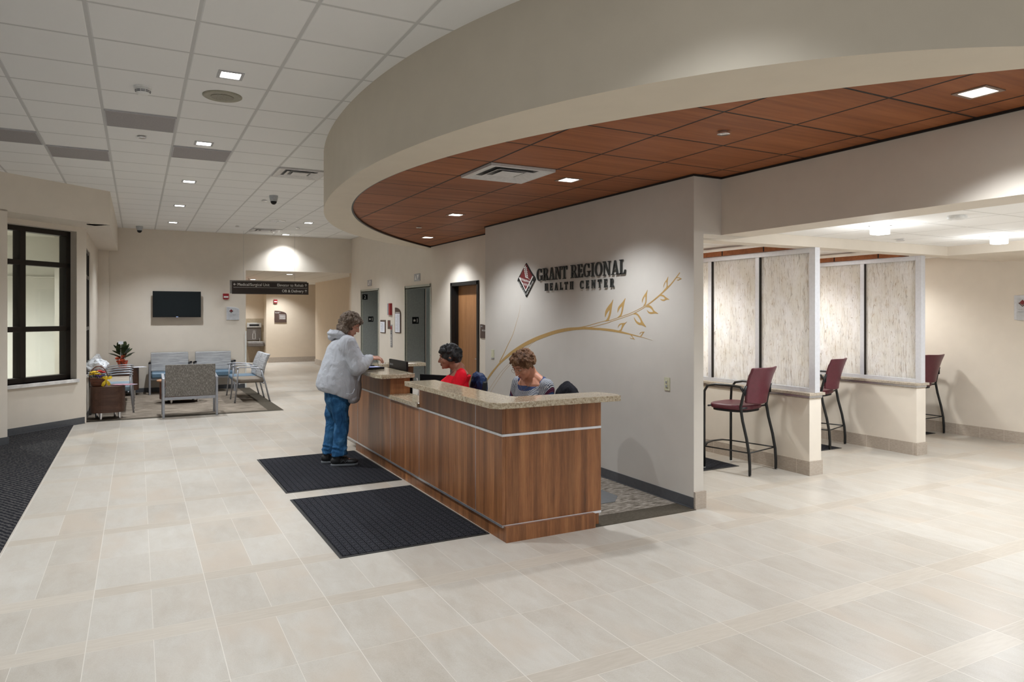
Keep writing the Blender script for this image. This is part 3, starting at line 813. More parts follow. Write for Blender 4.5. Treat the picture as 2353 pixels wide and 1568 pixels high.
# wooden door
ya, yb, zt = HO[0]; t = 0.05
g = G(); g.box(XE-0.02, yb-t, 0, XE+0.16, yb+0.008, zt+0.008); g.box(XE-0.02, ya-0.008, 0, XE+0.16, ya+t, zt+0.008); g.box(XE-0.02, ya, zt-t, XE+0.16, yb, zt+0.008)
g.box(XE+0.05, yb-t-0.012, 0, XE+0.14, yb-t, zt-t)
o = struct(g.build('door_3', BLACKM), 'brown oak door in a black steel frame')
DY0, DY1 = ya+t, yb-t
g = G(); lx0, lx1, lz0, lz1 = DY0+0.13, DY0+0.23, 1.07, 1.94
dx = XE+0.10
g.box(dx, DY0, 0.01, dx+0.045, lx0, zt-t); g.box(dx, lx1, 0.01, dx+0.045, DY1, zt-t); g.box(dx, lx0, 0.01, dx+0.045, lx1, lz0); g.box(dx, lx0, lz1, dx+0.045, lx1, zt-t)
g.build('door_leaf', OAK, o)
g = G()
g.box(dx-0.008, lx0-0.02, lz0-0.02, dx, lx0, lz1+0.02); g.box(dx-0.008, lx1, lz0-0.02, dx, lx1+0.02, lz1+0.02); g.box(dx-0.008, lx0, lz0-0.02, dx, lx1, lz0); g.box(dx-0.008, lx0, lz1, dx, lx1, lz1+0.02)
g.build('glazing_bead', OAK, o)
g = G(); g.box(dx+0.01, lx0, lz0, dx+0.015, lx1, lz1); g.build('pane', GLASS, o)
g = G(); g.box(dx-0.012, DY0+0.05, 0.93, dx, DY0+0.09, 1.06); g.tube([(dx-0.01,DY0+0.07,0.99),(dx-0.06,DY0+0.07,0.99),(dx-0.06,DY0+0.17,0.99)], 0.009, 8); g.cyl((0,0,0),0.0,0,0); g.build('door_handle', CHROME, o)
g = G(); g.box(XE+0.6, 9.4, 0, XE+0.62, 11.2, 2.5); struct(g.build('wall_office', WALL), 'bright office wall behind the oak door')

# ---------------------------------------------------------------- partitions of the bays
for n_, X0, X1, ye, lb in ((1, 6.20, 6.38, 5.05, 'low cream half wall closest to the desk'), (2, 8.21, 8.39, 5.17, 'low cream half wall further from the desk')):
    g = G(); g.box(X0, ye, 0, X1, 8.0, 0.80); struct(g.build('wall_partition_%d'%n_, WALL), lb)
    g = G(); g.box(X0-0.012, ye-0.012, 0, X1+0.012, ye, 0.15); g.box(X0-0.012, ye, 0, X0, 8.0, 0.15); g.box(X1, ye, 0, X1+0.012, 8.0, 0.15)
    struct(g.build('baseboard_partition_%d'%n_, STONE))
    which = ('closest to the desk', 'further from the desk')[n_-1]
    g = G(); g.box(X0-0.03, ye-0.03, 0.835, X1+0.03, 8.0, 0.865); g.box(X0-0.005, ye-0.005, 0.80, X1+0.005, 8.0, 0.812)
    o = g.build('partition_ledge', SILL, bevel=0.003); tag(o, 'taupe stone ledge on the half wall '+which, 'ledge')
    g = G(); g.box(X0-0.008, ye-0.008, 0.81, X1+0.008, 8.0, 0.836); g.build('reveal_strip', ALU, o)
    r = empty('glass_screen', (X0+0.05, ye-0.03, 0.865), 0, 'tall translucent branch-pattern screen in a silver frame on the half wall '+which, 'screen', 'branch-pattern screens')
    g = G(); H = ZB-0.865; d = 0.075; w = 0.055; L = 8.0-ye+0.03
    pw = 0.755
    ys = [0.0]
    g.box(0,w+0.02,0,d,L,w*0.8); g.box(0,w+0.02,H-w,d,L,H); g.box(0,0,0,d,w+0.02,H)
    k = 1
    while k*pw < L-0.1:
        g.box(0.0005, k*pw, w*0.8, d-0.0005, k*pw+w, H-w); ys.append(k*pw); k += 1
    g.build('frame', ALUW, r, bevel=0.002)
    ys.append(L)
    for a, b in zip(ys, ys[1:]):
        q = G(); q.box(0.030, a+w+ (0.02 if a==0 else 0), w*0.8, 0.042, b, H-w); q.build('panel', RESIN, r)
    for a in ys[1:-1]:
        q = G(); q.box(0.004, a-0.012, w*0.8, 0.03, a, H-w); q.build('frame_shade_strip', BRONZE, r)  # dark strip paints in the shade on the mullion's side face
    g2 = G(); g2.box(X0+0.0, ye+0.2, ZB+0.0, X0+0.17, 8.0, ZB+0.055); struct(g2.build('trim_%d'%(2+n_), REDWOOD), 'wood valance above the screen '+which)
# ---------------------------------------------------------------- painted branch and letters on the reception wall
LEAVES = [[(5.965, 1.613), (5.93, 1.637), (5.904, 1.667), (5.887, 1.703), (5.882, 1.729), (5.908, 1.713), (5.934, 1.688), (5.952, 1.662), (5.959, 1.657), (5.962, 1.677), (5.956, 1.713), (5.934, 1.744), (5.891, 1.78), (5.852, 1.807), (5.818, 1.839), (5.831, 1.799), (5.844, 1.749), (5.856, 1.698), (5.878, 1.652), (5.904, 1.621)], [(5.751, 1.655), (5.709, 1.678), (5.685, 1.713), (5.677, 1.747), (5.677, 1.767), (5.705, 1.748), (5.73, 1.723), (5.743, 1.703), (5.747, 1.718), (5.738, 1.753), (5.705, 1.782), (5.66, 1.812), (5.616, 1.848), (5.632, 1.801), (5.648, 1.752), (5.664, 1.703), (5.693, 1.665)], [(5.343, 1.766), (5.317, 1.79), (5.306, 1.82), (5.31, 1.858), (5.332, 1.84), (5.347, 1.816), (5.356, 1.797), (5.359, 1.821), (5.347, 1.845), (5.321, 1.873), (5.295, 1.896), (5.275, 1.919), (5.284, 1.877), (5.288, 1.83), (5.295, 1.792), (5.314, 1.773)], [(5.027, 1.916), (5.006, 1.938), (5.003, 1.965), (5.013, 1.984), (5.03, 1.966), (5.044, 1.939), (5.048, 1.93), (5.046, 1.953), (5.03, 1.98), (5.006, 2.001), (4.982, 2.03), (4.989, 1.992), (4.992, 1.96), (4.989, 1.933), (5.013, 1.915)], [(5.314, 1.757), (5.269, 1.775), (5.232, 1.768), (5.203, 1.749), (5.178, 1.721), (5.118, 1.693), (5.167, 1.695), (5.218, 1.69), (5.251, 1.695), (5.273, 1.711), (5.284, 1.728), (5.251, 1.711), (5.211, 1.709), (5.196, 1.714), (5.218, 1.735), (5.251, 1.751), (5.284, 1.754)], [(5.107, 1.854), (5.079, 1.869), (5.044, 1.862), (5.013, 1.843), (4.965, 1.82), (5.006, 1.82), (5.041, 1.809), (5.072, 1.814), (5.093, 1.828), (5.054, 1.823), (5.027, 1.83), (5.051, 1.848), (5.079, 1.855)], [(5.493, 1.685), (5.454, 1.7), (5.419, 1.69), (5.381, 1.659), (5.343, 1.612), (5.295, 1.565), (5.359, 1.583), (5.404, 1.585), (5.446, 1.606), (5.473, 1.635), (5.48, 1.659), (5.442, 1.625), (5.408, 1.611), (5.381, 1.607), (5.381, 1.626), (5.404, 1.654), (5.431, 1.676), (5.458, 1.685)], [(5.738, 1.523), (5.697, 1.536), (5.681, 1.559), (5.673, 1.586), (5.705, 1.581), (5.73, 1.563), (5.738, 1.55), (5.734, 1.573), (5.709, 1.593), (5.664, 1.601), (5.624, 1.604), (5.592, 1.614), (5.632, 1.584), (5.664, 1.549), (5.685, 1.521)], [(5.393, 1.475), (5.37, 1.49), (5.351, 1.512), (5.374, 1.511), (5.393, 1.497), (5.389, 1.509), (5.366, 1.519), (5.321, 1.521), (5.343, 1.503), (5.362, 1.481)], [(5.536, 1.481), (5.512, 1.484), (5.497, 1.465), (5.466, 1.442), (5.497, 1.448), (5.528, 1.449), (5.548, 1.463), (5.52, 1.454), (5.501, 1.457), (5.512, 1.469)], [(4.878, 2.018), (4.845, 2.017), (4.803, 2.002), (4.832, 1.994), (4.849, 1.988), (4.868, 1.995), (4.842, 1.997), (4.829, 2.004), (4.849, 2.01), (4.872, 2.01)]]
MAIN = [((8.765, 0.774), (8.746, 0.755)), ((8.632, 0.881), (8.594, 0.863)), ((8.447, 0.993), (8.41, 0.983)), ((8.339, 1.057), (8.25, 1.066)), ((8.129, 1.164), (8.044, 1.153)), ((7.911, 1.253), (7.845, 1.225)), ((7.655, 1.34), (7.623, 1.3)), ((7.441, 1.399), (7.441, 1.351)), ((7.222, 1.449), (7.151, 1.419)), ((6.945, 1.502), (6.878, 1.472)), ((6.683, 1.535), (6.62, 1.505)), ((6.497, 1.545), (6.472, 1.517)), ((6.318, 1.551), (6.318, 1.524)), ((6.09, 1.545), (6.09, 1.522)), ((6.04, 1.545), (6.04, 1.522)), ((5.865, 1.538), (5.865, 1.513)), ((5.697, 1.521), (5.697, 1.501)), ((5.536, 1.498), (5.536, 1.486)), ((5.419, 1.481), (5.419, 1.472)), ((5.328, 1.467), (5.328, 1.463)), ((5.203, 1.443), (5.203, 1.442))]
THIN = [([(7.778, 1.807), (7.813, 1.696), (7.878, 1.588), (7.977, 1.43), (8.112, 1.292), (8.25, 1.15), (8.356, 1.052)], [0.001, 0.004, 0.006, 0.009, 0.012, 0.016, 0.022]), ([(7.352, 1.376), (7.471, 1.335), (7.592, 1.271), (7.789, 1.197), (7.993, 1.097), (8.339, 0.903), (8.689, 0.642), (8.823, 0.528)], [0.004, 0.004, 0.004, 0.004, 0.004, 0.004, 0.004, 0.004]), ([(7.501, 1.334), (7.592, 1.297), (7.781, 1.197), (7.977, 1.074), (8.25, 0.917), (8.613, 0.633), (8.727, 0.538)], [0.004, 0.004, 0.004, 0.004, 0.004, 0.004, 0.004]), ([(6.546, 1.531), (6.318, 1.558), (5.96, 1.62), (5.891, 1.622), (5.697, 1.663), (5.536, 1.698), (5.381, 1.745), (5.262, 1.787), (5.16, 1.836), (5.068, 1.885), (5.02, 1.913), (4.952, 1.954), (4.885, 2.007), (4.826, 2.058)], [0.016, 0.008, 0.006, 0.006, 0.006, 0.006, 0.006, 0.006, 0.007, 0.01, 0.02, 0.014, 0.012, 0.01]), ([(6.306, 1.541), (6.146, 1.56), (5.887, 1.605), (5.865, 1.612), (5.697, 1.646), (5.536, 1.681), (5.412, 1.719), (5.306, 1.759), (5.196, 1.809), (5.103, 1.858), (5.02, 1.909)], [0.01, 0.006, 0.006, 0.006, 0.006, 0.006, 0.006, 0.006, 0.006, 0.008, 0.012])]
MW = F_west(XG, 0, 0)            # local (u,v,out): u = -Y, v = z
def wallpoly(g, pts, t0=0.0, t1=0.0015):
    g.prism([(-y, z) for y, z in pts], t0, t1)
def smooth(P, k=4):
    """Catmull-Rom through P (tuples of any length)"""
    out = []
    for i in range(len(P)-1):
        a = P[max(i-1,0)]; b = P[i]; c = P[i+1]; d = P[min(i+2,len(P)-1)]
        for j in range(k):
            t = j/k
            out.append(tuple(0.5*((2*q)+(-p+r)*t+(2*p-5*q+4*r-s)*t*t+(-p+3*q-3*r+s)*t*t*t) for p,q,r,s in zip(a,b,c,d)))
    out.append(P[-1]); return out
def ribbon(g, top, bot, t=0.0013):
    n = len(top); vs = [(-p[0],p[1],t) for p in top]+[(-p[0],p[1],t) for p in bot]+[(-p[0],p[1],0) for p in top]+[(-p[0],p[1],0) for p in bot]
    fs = []
    for i in range(n-1):
        fs += [(i,i+1,n+i+1,n+i),(2*n+i,2*n+i+1,i+1,i),(n+i,n+i+1,3*n+i+1,3*n+i)]
    g.add(vs, fs)
r = empty('wall_graphic', (XG, 6.6, 0.9), 0, 'ochre curving branch with leaves on the reception wall', 'wall decoration')
def tolocal(g):   # room coordinates -> the graphic's own frame
    put(g, MW); o = Vector((XG, 6.6, 0.9)); g.v = [tuple(Vector(p)-o) for p in g.v]; return g
g = G(); M_ = smooth([a+b for a, b in MAIN], 4); ribbon(g, [m[:2] for m in M_], [m[2:] for m in M_]); tolocal(g).build('main_stem', GOLD, r)
for ti_, (P, wd) in enumerate(THIN):
    S = smooth([p+(w,) for p, w in zip(P, wd)], 4); tp = []; bt = []
    for i, (y, z, w) in enumerate(S):
        a = S[max(i-1,0)]; b = S[min(i+1,len(S)-1)]; dx, dz = b[0]-a[0], b[1]-a[1]; l = math.hypot(dx,dz) or 1
        nx, nz = -dz/l*w/2, dx/l*w/2; tp.append((y+nx,z+nz)); bt.append((y-nx,z-nz))
    g = G(); ribbon(g, tp, bt, 0.0005+0.00012*ti_); tolocal(g).build('thin_stem', GOLD, r)
for Lf in LEAVES:
    g = G(); S = smooth(Lf+[Lf[0]], 3)[:-1]; wallpoly(g, S, 0, 0.0015); tolocal(g).build('leaf', GOLD, r)

# serif capitals built from strokes; box height 1
def arc(a, b, cx, cy, st, th, t0, t1, n=22):
    out = []
    for i in range(n):
        u, v = t0+(t1-t0)*i/n, t0+(t1-t0)*(i+1)/n
        f = lambda t, ra, rb: (cx+ra*math.cos(t), cy+rb*math.sin(t))
        out.append([f(u,a,b), f(v,a,b), f(v,a-st,b-th), f(u,a-st,b-th)])
    return out
R_ = lambda x0,y0,x1,y1: [(x0,y0),(x1,y0),(x1,y1),(x0,y1)]
def glyph(c, S=0.15, T=0.06):
    P = []; w = 0.7
    if c == 'I': w = 0.38; P = [R_(.10,0,.10+S,1), R_(0,0,.38,T), R_(0,1-T,.38,1)]
    elif c == 'L': w = 0.62; P = [R_(.09,0,.09+S,1), R_(0,0,.60,T*1.2), R_(0,1-T,.38,1), [(.60,0),(.63,.30),(.57,.30),(.46,.07)]]
    elif c == 'H': w = 0.82; P = [R_(.09,0,.09+S,1), R_(.55,0,.55+S,1), R_(.2,.47,.6,.47+T), R_(0,0,.37,T), R_(.46,0,.83,T), R_(0,1-T,.37,1), R_(.46,1-T,.83,1)]
    elif c == 'T': w = 0.72; P = [R_(.27,0,.27+S,1), R_(0,1-T*1.2,.73,1), R_(.17,0,.56,T), [(0,1),(0,.70),(.05,.70),(.13,.93)], [(.73,1),(.73,.70),(.68,.70),(.60,.93)]]
    elif c == 'E': w = 0.66; P = [R_(.09,0,.09+S,1), R_(0,0,.62,T*1.1), R_(0,1-T*1.1,.60,1), R_(.2,.47,.48,.47+T), [(.62,0),(.66,.28),(.60,.28),(.50,.07)], [(.60,1),(.62,.74),(.56,.74),(.48,.93)], R_(.44,.38,.49,.64)]
    elif c == 'N': w = 0.86; P = [R_(.11,0,.11+T,1), R_(.70,0,.70+T,1), [(.04,1),(.27,1),(.77,0),(.66,0)], R_(0,0,.30,T), R_(.58,1-T,.88,1), R_(0,1-T,.2,1)]
    elif c == 'A': w = 0.80; P = [[(.10,0),(.10+T,0),(.44,1),(.36,1)], [(.36,1),(.46,1),(.76,0),(.76-S*1.1,0)], R_(.22,.30,.56,.30+T), R_(0,0,.29,T), R_(.46,0,.84,T)]
    elif c == 'R': w = 0.78; P = [R_(.09,0,.09+S,1), R_(0,0,.37,T), R_(0,1-T,.42,1), R_(.2,.46,.42,.46+T), [(.32,.50),(.50,.50),(.82,0),(.60,0)], R_(.58,0,.84,T)]+arc(.27,.27,.40,.73,S*.85,T,-PI/2,PI/2)
    elif c == 'O': w = 0.84; P = arc(.42,.51,.42,.5,S*1.05,T,0,2*PI,40)
    elif c == 'C': w = 0.76; P = arc(.42,.51,.42,.5,S*1.05,T,.22*PI,1.80*PI,34)+[[(.68,.98),(.72,.98),(.72,.66),(.66,.66),(.62,.85)]]
    elif c == 'G': w = 0.86; P = arc(.42,.51,.42,.5,S*1.05,T,.22*PI,1.72*PI,34)+[R_(.60,.06,.60+S,.44), R_(.48,.44-T,.88,.44), [(.68,.98),(.72,.98),(.72,.66),(.66,.66),(.62,.85)]]
    return P, w
def letters(txt, y0, z0, total, hgt, name, mat, depth=0.013, off=0.008, gap=0.10, space=0.42):
    ws = sum((glyph(c)[1]+gap) if c != ' ' else space for c in txt)-gap
    sx = total/ws; x = 0
    for c in txt:
        if c == ' ': x += space; continue
        P, w = glyph(c); g = G(); cx = (x+w/2)*sx
        for q in P: g.prism([((x+px)*sx-cx, py*hgt) for px, py in q], off, off+depth)
        o = put(g, F_west(0,0,0)).build(name, mat); o.location = (XG, y0-cx, z0)
        tag(o, 'dark grey metal letter %s of the %s on the reception wall'%(c, LINE), 'letter', GRP); x += w+gap
LINE = 'upper line of lettering'; GRP = 'large wall letters'
letters('GRANT REGIONAL', 7.34, 2.085, 1.74, 0.145, 'wall_letter', LETTER)
LINE = 'smaller lower line of lettering'; GRP = 'small wall letters'
letters('HEALTH CENTER', 7.15, 1.962, 1.36, 0.088, 'wall_letter', LETTER, gap=0.62, space=1.1)
# diamond emblem
MAROON = plain('maroon_enamel', (0.17,0.018,0.022), 0.4); BLK = plain('black_enamel', (0.012,0.012,0.012), 0.4)
def emblem(r, W_, H_, M, t=0.02, txt=True):
    """rhombus centred on 0: W_ half width, H_ half height"""
    def P(*q): return [(x*W_, y*H_) for x, y in q]
    g = G(); g.prism(P((0,1),(.55,.45),(.94,.12),(1,0),(0,-1),(-1,0),(-.94,.12)), 0, t*.6); put(g, M).build('back_plate', BLK, r)
    g = G(); g.prism(P((0,.94),(.74,.20),(.10,-.48),(0,-.60),(-.70,.20)), t*.6, t*.8); put(g, M).build('maroon_field', MAROON, r)
    g = G(); g.prism(P((-.78,.18),(-.70,.20),(0,-.58),(0,-.68)), t*.6, t*.85); g.prism(P((.82,.16),(.74,.20),(0,-.58),(0,-.68)), t*.6, t*.85); put(g, M).build('white_chevron_line', WHITEL, r)
    g = G()
    def lf(x, y, dx, dy, w):
        l = math.hypot(dx,dy); nx, ny = -dy/l*w, dx/l*w
        g.prism([(x*W_,y*H_),((x+dx*.5)*W_+nx*W_,(y+dy*.5)*H_+ny*H_),((x+dx)*W_,(y+dy)*H_),((x+dx*.5)*W_-nx*W_,(y+dy*.5)*H_-ny*H_)], t*.8, t)
    for k in range(6):
        yy = .70-.11*k; x0 = -.04+.03*k
        lf(x0, yy, -.17, .07, .05); lf(x0+.02, yy-.03, .17, .05, .05)
    lf(.02, .86, -.08, -.14, .05); lf(.12,.14,.42,-.16,.012); lf(.12,.2,.0,-.1,.03)
    for k in range(7):
        x0 = -.50+.16*k; y0 = -.02-.035*k if k < 4 else -.14+.0*k-.03*(k-4)
        lf(x0, y0, -.10, .22-.012*k, .045)
        if k > 0: lf(x0, y0-.05, -.02+.05, -.20+.0*k, .045)
    put(g, M).build('white_wheat_and_fern', WHITEL, r)
    if txt:
        a = math.atan2(-H_, W_)
        for s, q in (('GRANT REGIONAL', 1), ('HEALTH CENTER', -1)):
            L = math.hypot(W_, H_); tg = text_mesh(s, L*.115, 0.0008, 'CENTER', 0.86)
            ang = a if q == 1 else -a
            cx, cy = (-.47 if q == 1 else .47)*W_, -.47*H_-L*.035
            T = Matrix.Translation((cx, cy, t*.7)) @ Matrix.Rotation(ang, 4, 'Z') @ Matrix.Translation((0, L*.0, 0))
            put(tg, M @ T).build('small_lettering', WHITEL, r)
r = empty('diamond_emblem', (XG, 7.61, 2.11), 0, 'maroon and black diamond emblem with wheat and fern on the reception wall', 'emblem')
emblem(r, 0.225, 0.21, F_west(0,0,0))

# switches
def wallplate(label, M, loc, w, h, mat, kind):
    r = empty('light_switch', loc, 0, label, 'light switch')
    g = G(); g.box(-w/2,-h/2,0,w/2,h/2,0.007); put(g, M).build('cover_plate', mat, r, bevel=0.002)
    if kind == 'rocker':
        g = G(); g.box(-0.017,-0.032,0.007,0.017,0.034,0.012); put(g, M).build('rocker', mat, r, bevel=0.001)
        g = G(); g.box(-0.007,0.008,0.012,0.007,0.026,0.017); g.box(-0.010,-0.028,0.012,0.010,-0.010,0.0135); put(g, M).build('slider', GREYP, r)
    else:
        g = G(); g.box(-0.012,-h/2+0.012,0.007,0.012,h/2-0.012,0.012); put(g, M).build('toggle_strip', mat, r)
        g = G(); g.box(-w/2,-h/2-0.001,0.0,w/2,-h/2+0.006,0.010); put(g, M).build('lower_lip', GREYP, r)
wallplate('ivory light switch near the free end of the reception wall', F_west(0,0,0), (XG,4.995,1.055), 0.075, 0.118, BEIGEP, 'rocker')
wallplate('ivory narrow switch below the left end of the painted branch', F_west(0,0,0), (XG,8.55,1.15), 0.085, 0.12, BEIGEP, 'strip')

# ---------------------------------------------------------------- signs on the elevator wall
FW = F_west(0,0,0)
def arch_plate(w, h, drop, n=10):
    """plate with a top edge curving down to the right"""
    return [(-w/2,-h/2),(w/2,-h/2)]+[(-w/2+w*math.sin((n-i)/n*PI/2), h/2-drop+drop*math.cos((n-i)/n*PI/2)) for i in range(n+1)]
def star(g, cx, cy, r, t0, t1):
    pts = []
    for k in range(10):
        a = PI/2+k*PI/5; q = r if k%2==0 else r*0.42; pts.append((cx+q*math.cos(a), cy+q*math.sin(a)))
    g.prism(pts, t0, t1)
MJ = Matrix(((1,0,0,0),(0,0,-1,0),(0,1,0,0),(0,0,0,1)))
def jamb_sign(label, loc, s, txt, st):
    r = empty('floor_number_sign', loc, 0, label, 'sign', 'elevator jamb signs')
    g = G(); g.box(-s/2,-s/2,0,s/2,s/2,0.004); put(g, MJ).build('black_plate', BLACKP, r)
    if st: g = G(); star(g, -s*0.17, 0, s*0.25, 0.004, 0.0055); put(g, MJ).build('white_star', WHITEL, r)
    tg = text_mesh(txt, s*0.85, 0.0007, 'CENTER'); 
    for i, p in enumerate(tg.v): tg.v[i] = (p[0]+(s*0.26 if st else 0), p[1]-s*0.30, p[2]+0.0048)
    put(tg, MJ).build('white_numeral', WHITEL, r)
jamb_sign('black star and 1 sign on the jamb of the elevator behind the desk', (XE+0.20,13.128,1.565), 0.135, '1', True)
jamb_sign('black star and 1 sign on the jamb of the farther elevator', (XE+0.22,16.198,1.57), 0.125, '1', True)
jamb_sign('black numeral 2 sign high on the jamb of the farther elevator', (XE+0.08,16.198,2.09), 0.125, '2', False)
def lantern(label, loc):
    r = empty('hall_lantern', loc, 0, label, 'elevator indicator', 'elevator direction lanterns')
    g = G(); g.box(-0.15,-0.068,0,0.15,0.068,0.010); put(g, FW).build('silver_plate', SILVER, r, bevel=0.002)
    for sg, cx in ((1,-0.055),(-1,0.055)):
        g = G(); g.prism([(cx-0.045,-0.045*sg),(cx+0.045,-0.045*sg),(cx,0.045*sg)], 0.010, 0.014); put(g, FW).build('arrow_lens', WHITEP, r)
lantern('silver up and down arrow lantern above the elevator behind the desk', (XE,12.48,2.375))
lantern('silver up and down arrow lantern above the farther elevator', (XE,15.54,2.39))
r = empty('fire_alarm', (XE,14.06,1.79), 0, 'half grey half red fire alarm unit between the elevators', 'fire alarm')
g = G(); g.box(-0.13,-0.12,0,0.0,0.12,0.03); put(g, FW).build('grey_half', GREYP, r)
g = G(); g.box(0.0,-0.12,0,0.10,0.12,0.045); put(g, FW).build('red_half', REDP, r)
r = empty('floor_directory', (XE,13.57,1.565), 0, 'tall brown framed directory with arched top and white list', 'notice')
g = G(); g.prism(arch_plate(0.34,0.51,0.13), 0, 0.016); put(g, FW).build('brown_frame', BROWNP, r)
g = G(); g.box(-0.145,-0.24,0.016,0.135,0.135,0.018); put(g, FW).build('paper_list', PAPER, r)
g = G()
for k in range(13): g.box(-0.05-0.02*(k%3), 0.10-0.025*k, 0.018, 0.05+0.01*(k%2), 0.106-0.025*k, 0.0186)
put(g, FW).build('printed_lines', GREYP, r)
g = G(); g.box(-0.13,0.150,0.016,0.13,0.162,0.018); put(g, FW).build('heading_line', WHITEL, r)
r = empty('framed_notice', (XE,14.55,1.425), 0, 'brown framed white notice beside the farther elevator', 'notice')
g = G(); g.box(-0.17,-0.137,0,0.17,0.137,0.014); put(g, FW).build('brown_frame', BROWNP, r)
g = G(); g.box(-0.165,-0.122,0.014,0.135,0.10,0.016); put(g, FW).build('paper_sheet', PAPER, r)
g = G(); random.seed(3)
for k in range(6): g.box(-0.11+0.03*(k%2), 0.06-0.028*k, 0.016, 0.0+0.05*random.random(), 0.068-0.028*k, 0.0166)
put(g, FW).build('printed_drawing', GREYP, r)
r = empty('fire_instruction_sign', (XE,14.155,1.47), 0, 'small brown plate with red print beside the call button panel', 'sign')
g = G(); g.box(-0.085,-0.09,0,0.085,0.09,0.006); put(g, FW).build('brown_plate', BROWNP, r)
g = G(); g.box(-0.0,-0.04,0.006,0.03,0.03,0.0075); g.box(-0.05,0.05,0.006,0.05,0.06,0.0075); put(g, FW).build('red_print', REDP, r)
r = empty('call_button_panel', (XE,13.995,1.24), 0, 'long silver elevator call button panel', 'call button')
g = G(); g.box(-0.055,-0.23,0,0.055,0.23,0.008); put(g, FW).build('silver_plate', SILVER, r)
for z in (0.10,0.055,0.0,-0.09,-0.14,-0.18):
    g = G(); g.lathe([(0.014,0.008),(0.014,0.013)], (0,z,0), 14); put(g, FW).build('button', BLACKP if z > 0 else WHITEP, r)
g = G(); g.box(-0.04,0.13,0.008,0.04,0.20,0.010); put(g, FW).build('red_print', REDP, r)
# room plate beside oak door
r = empty('room_sign', (XE,9.60,1.43), 0, 'brown room plate with curved top beside the oak door', 'sign')
g = G(); g.prism(arch_plate(0.26,0.21,0.06), 0, 0.008); put(g, FW).build('brown_plate', BROWNP, r)
tg = text_mesh('OB Clinic', 0.035, 0.0005, 'CENTER'); put(tg, FW @ Matrix.Translation((0.0,-0.0,0.009))).build('white_lettering', WHITEL, r)
g = G(); g.box(-0.11,0.065,0.008,-0.05,0.082,0.009); put(g, FW).build('number_tag', GREYP, r)

# ---------------------------------------------------------------- back wall items
FS = F_south(0,0,0)
r = empty('television', (0.765, YB-0.10, 1.62), 0, 'black flat television on the back wall of the lounge', 'television')
g = G(); g.box(-0.475,0,0.0,0.475,0.565,0.035); put(g, FS).build('cabinet', BLACKP, r, bevel=0.004)
SCR = plain('dark_screen', (0.006,0.009,0.010), 0.16, spec=0.25)
g = G(); g.box(-0.462,0.018,0.035,0.462,0.552,0.037); put(g, FS).build('screen', SCR, r)
g = G(); g.box(-0.02,0.004,0.036,0.02,0.013,0.038); put(g, FS).build('badge', emit('blue_badge', (0.1,0.3,0.9), 0.6), r)
g = G(); g.box(-0.15,0.12,-0.098,0.15,0.42,0.0); put(g, FS).build('wall_bracket', BLACKM, r)
def alarm(label, loc, M=FS):
    r = empty('fire_alarm', loc, 0, label, 'fire alarm', 'red wall alarms')
    g = G(); g.prism([(-0.062,-0.05),(-0.045,-0.066),(0.045,-0.066),(0.062,-0.05),(0.062,0.066),(-0.062,0.066)], 0, 0.04); put(g, M).build('red_housing', REDP, r, bevel=0.006)
    g = G(); g.box(-0.048,-0.028,0.04,0.048,0.008,0.052); put(g, M).build('strobe', WHITEP, r, bevel=0.004)
alarm('small red strobe alarm on the back wall beside the television', (1.765,YB,2.085))
alarm('small red strobe alarm on the corridor end wall', (4.25,25.58,2.13))
def logo_sign(label, loc, M, w, h, arch):
    r = empty('logo_plaque', loc, 0, label, 'sign')
    g = G()
    if arch: g.prism(arch_plate(w,h,0.06), 0, 0.010)
    else: g.box(-w/2,-h/2,0,w/2,h/2,0.010)
    put(g, M).build('white_plate', PLQ, r, bevel=0.002)
    g = G()
    pts = arch_plate(w*0.86,h*0.94,0.06) if arch else [(-w*.40,-h*.5),(w*.5,-h*.5),(w*.5,h*.38),(-w*.40,h*.38)]
    g.prism([(x+w*0.02, y-h*0.02) for x, y in pts], 0.010, 0.018); put(g, M).build('grey_panel', plain('plaque_grey', (0.52,0.53,0.55), 0.35), r)
    T = M @ Matrix.Translation((-w*0.14, h*0.18, 0.018))
    e = G(); s = w*0.17
    e.prism([(0,s*.9),(s*.75,s*.1),(0,-s*.55),(-s*.75,s*.1)], 0, 0.002); put(e, T).build('maroon_diamond', MAROON, r)
    e = G(); e.prism([(-s,-.0*s),(-s*.8,.14*s),(0,-.72*s),(s*.8,.14*s),(s,0),(0,-1.0*s)], 0, 0.002); put(e, T).build('dark_chevron', BROWNP, r)
    for k, (tx, q) in enumerate((('Grant Regional', 0.0), ('Health Center', -0.10))):
        tg = text_mesh(tx, w*0.09, 0.0003, 'LEFT'); put(tg, M @ Matrix.Translation((-w*0.33, -h*0.10+q*h, 0.0185))).build('small_lettering', GREYP, r)
PLQ = plain('plaque_white', (0.62,0.63,0.66), 0.3)
logo_sign('pale logo plaque with curved top on the back wall by the corridor', (1.915,YB,1.705), FS, 0.27, 0.30, True)
logo_sign('pale logo plaque on the side wall past the registration bays', (10.17,4.94,1.775), FW, 0.29, 0.32, False)
r = empty('level_directory_sign', (4.42,25.58,1.60), 0, 'brown level one directory plate with curved top on the corridor end wall', 'sign')
g = G(); g.prism(arch_plate(0.40,0.41,0.12), 0, 0.01); put(g, FS).build('brown_plate', BROWNP, r)
tg = text_mesh('Level 1', 0.06, 0.0005, 'LEFT'); put(tg, FS @ Matrix.Translation((-0.18,0.12,0.011))).build('heading', WHITEL, r)
g = G()
for k in range(5): g.box(-0.05+0.02*(k%2), 0.05-0.035*k, 0.010, 0.17, 0.062-0.035*k, 0.0115)
put(g, FS).build('printed_lines', WHITEL, r)
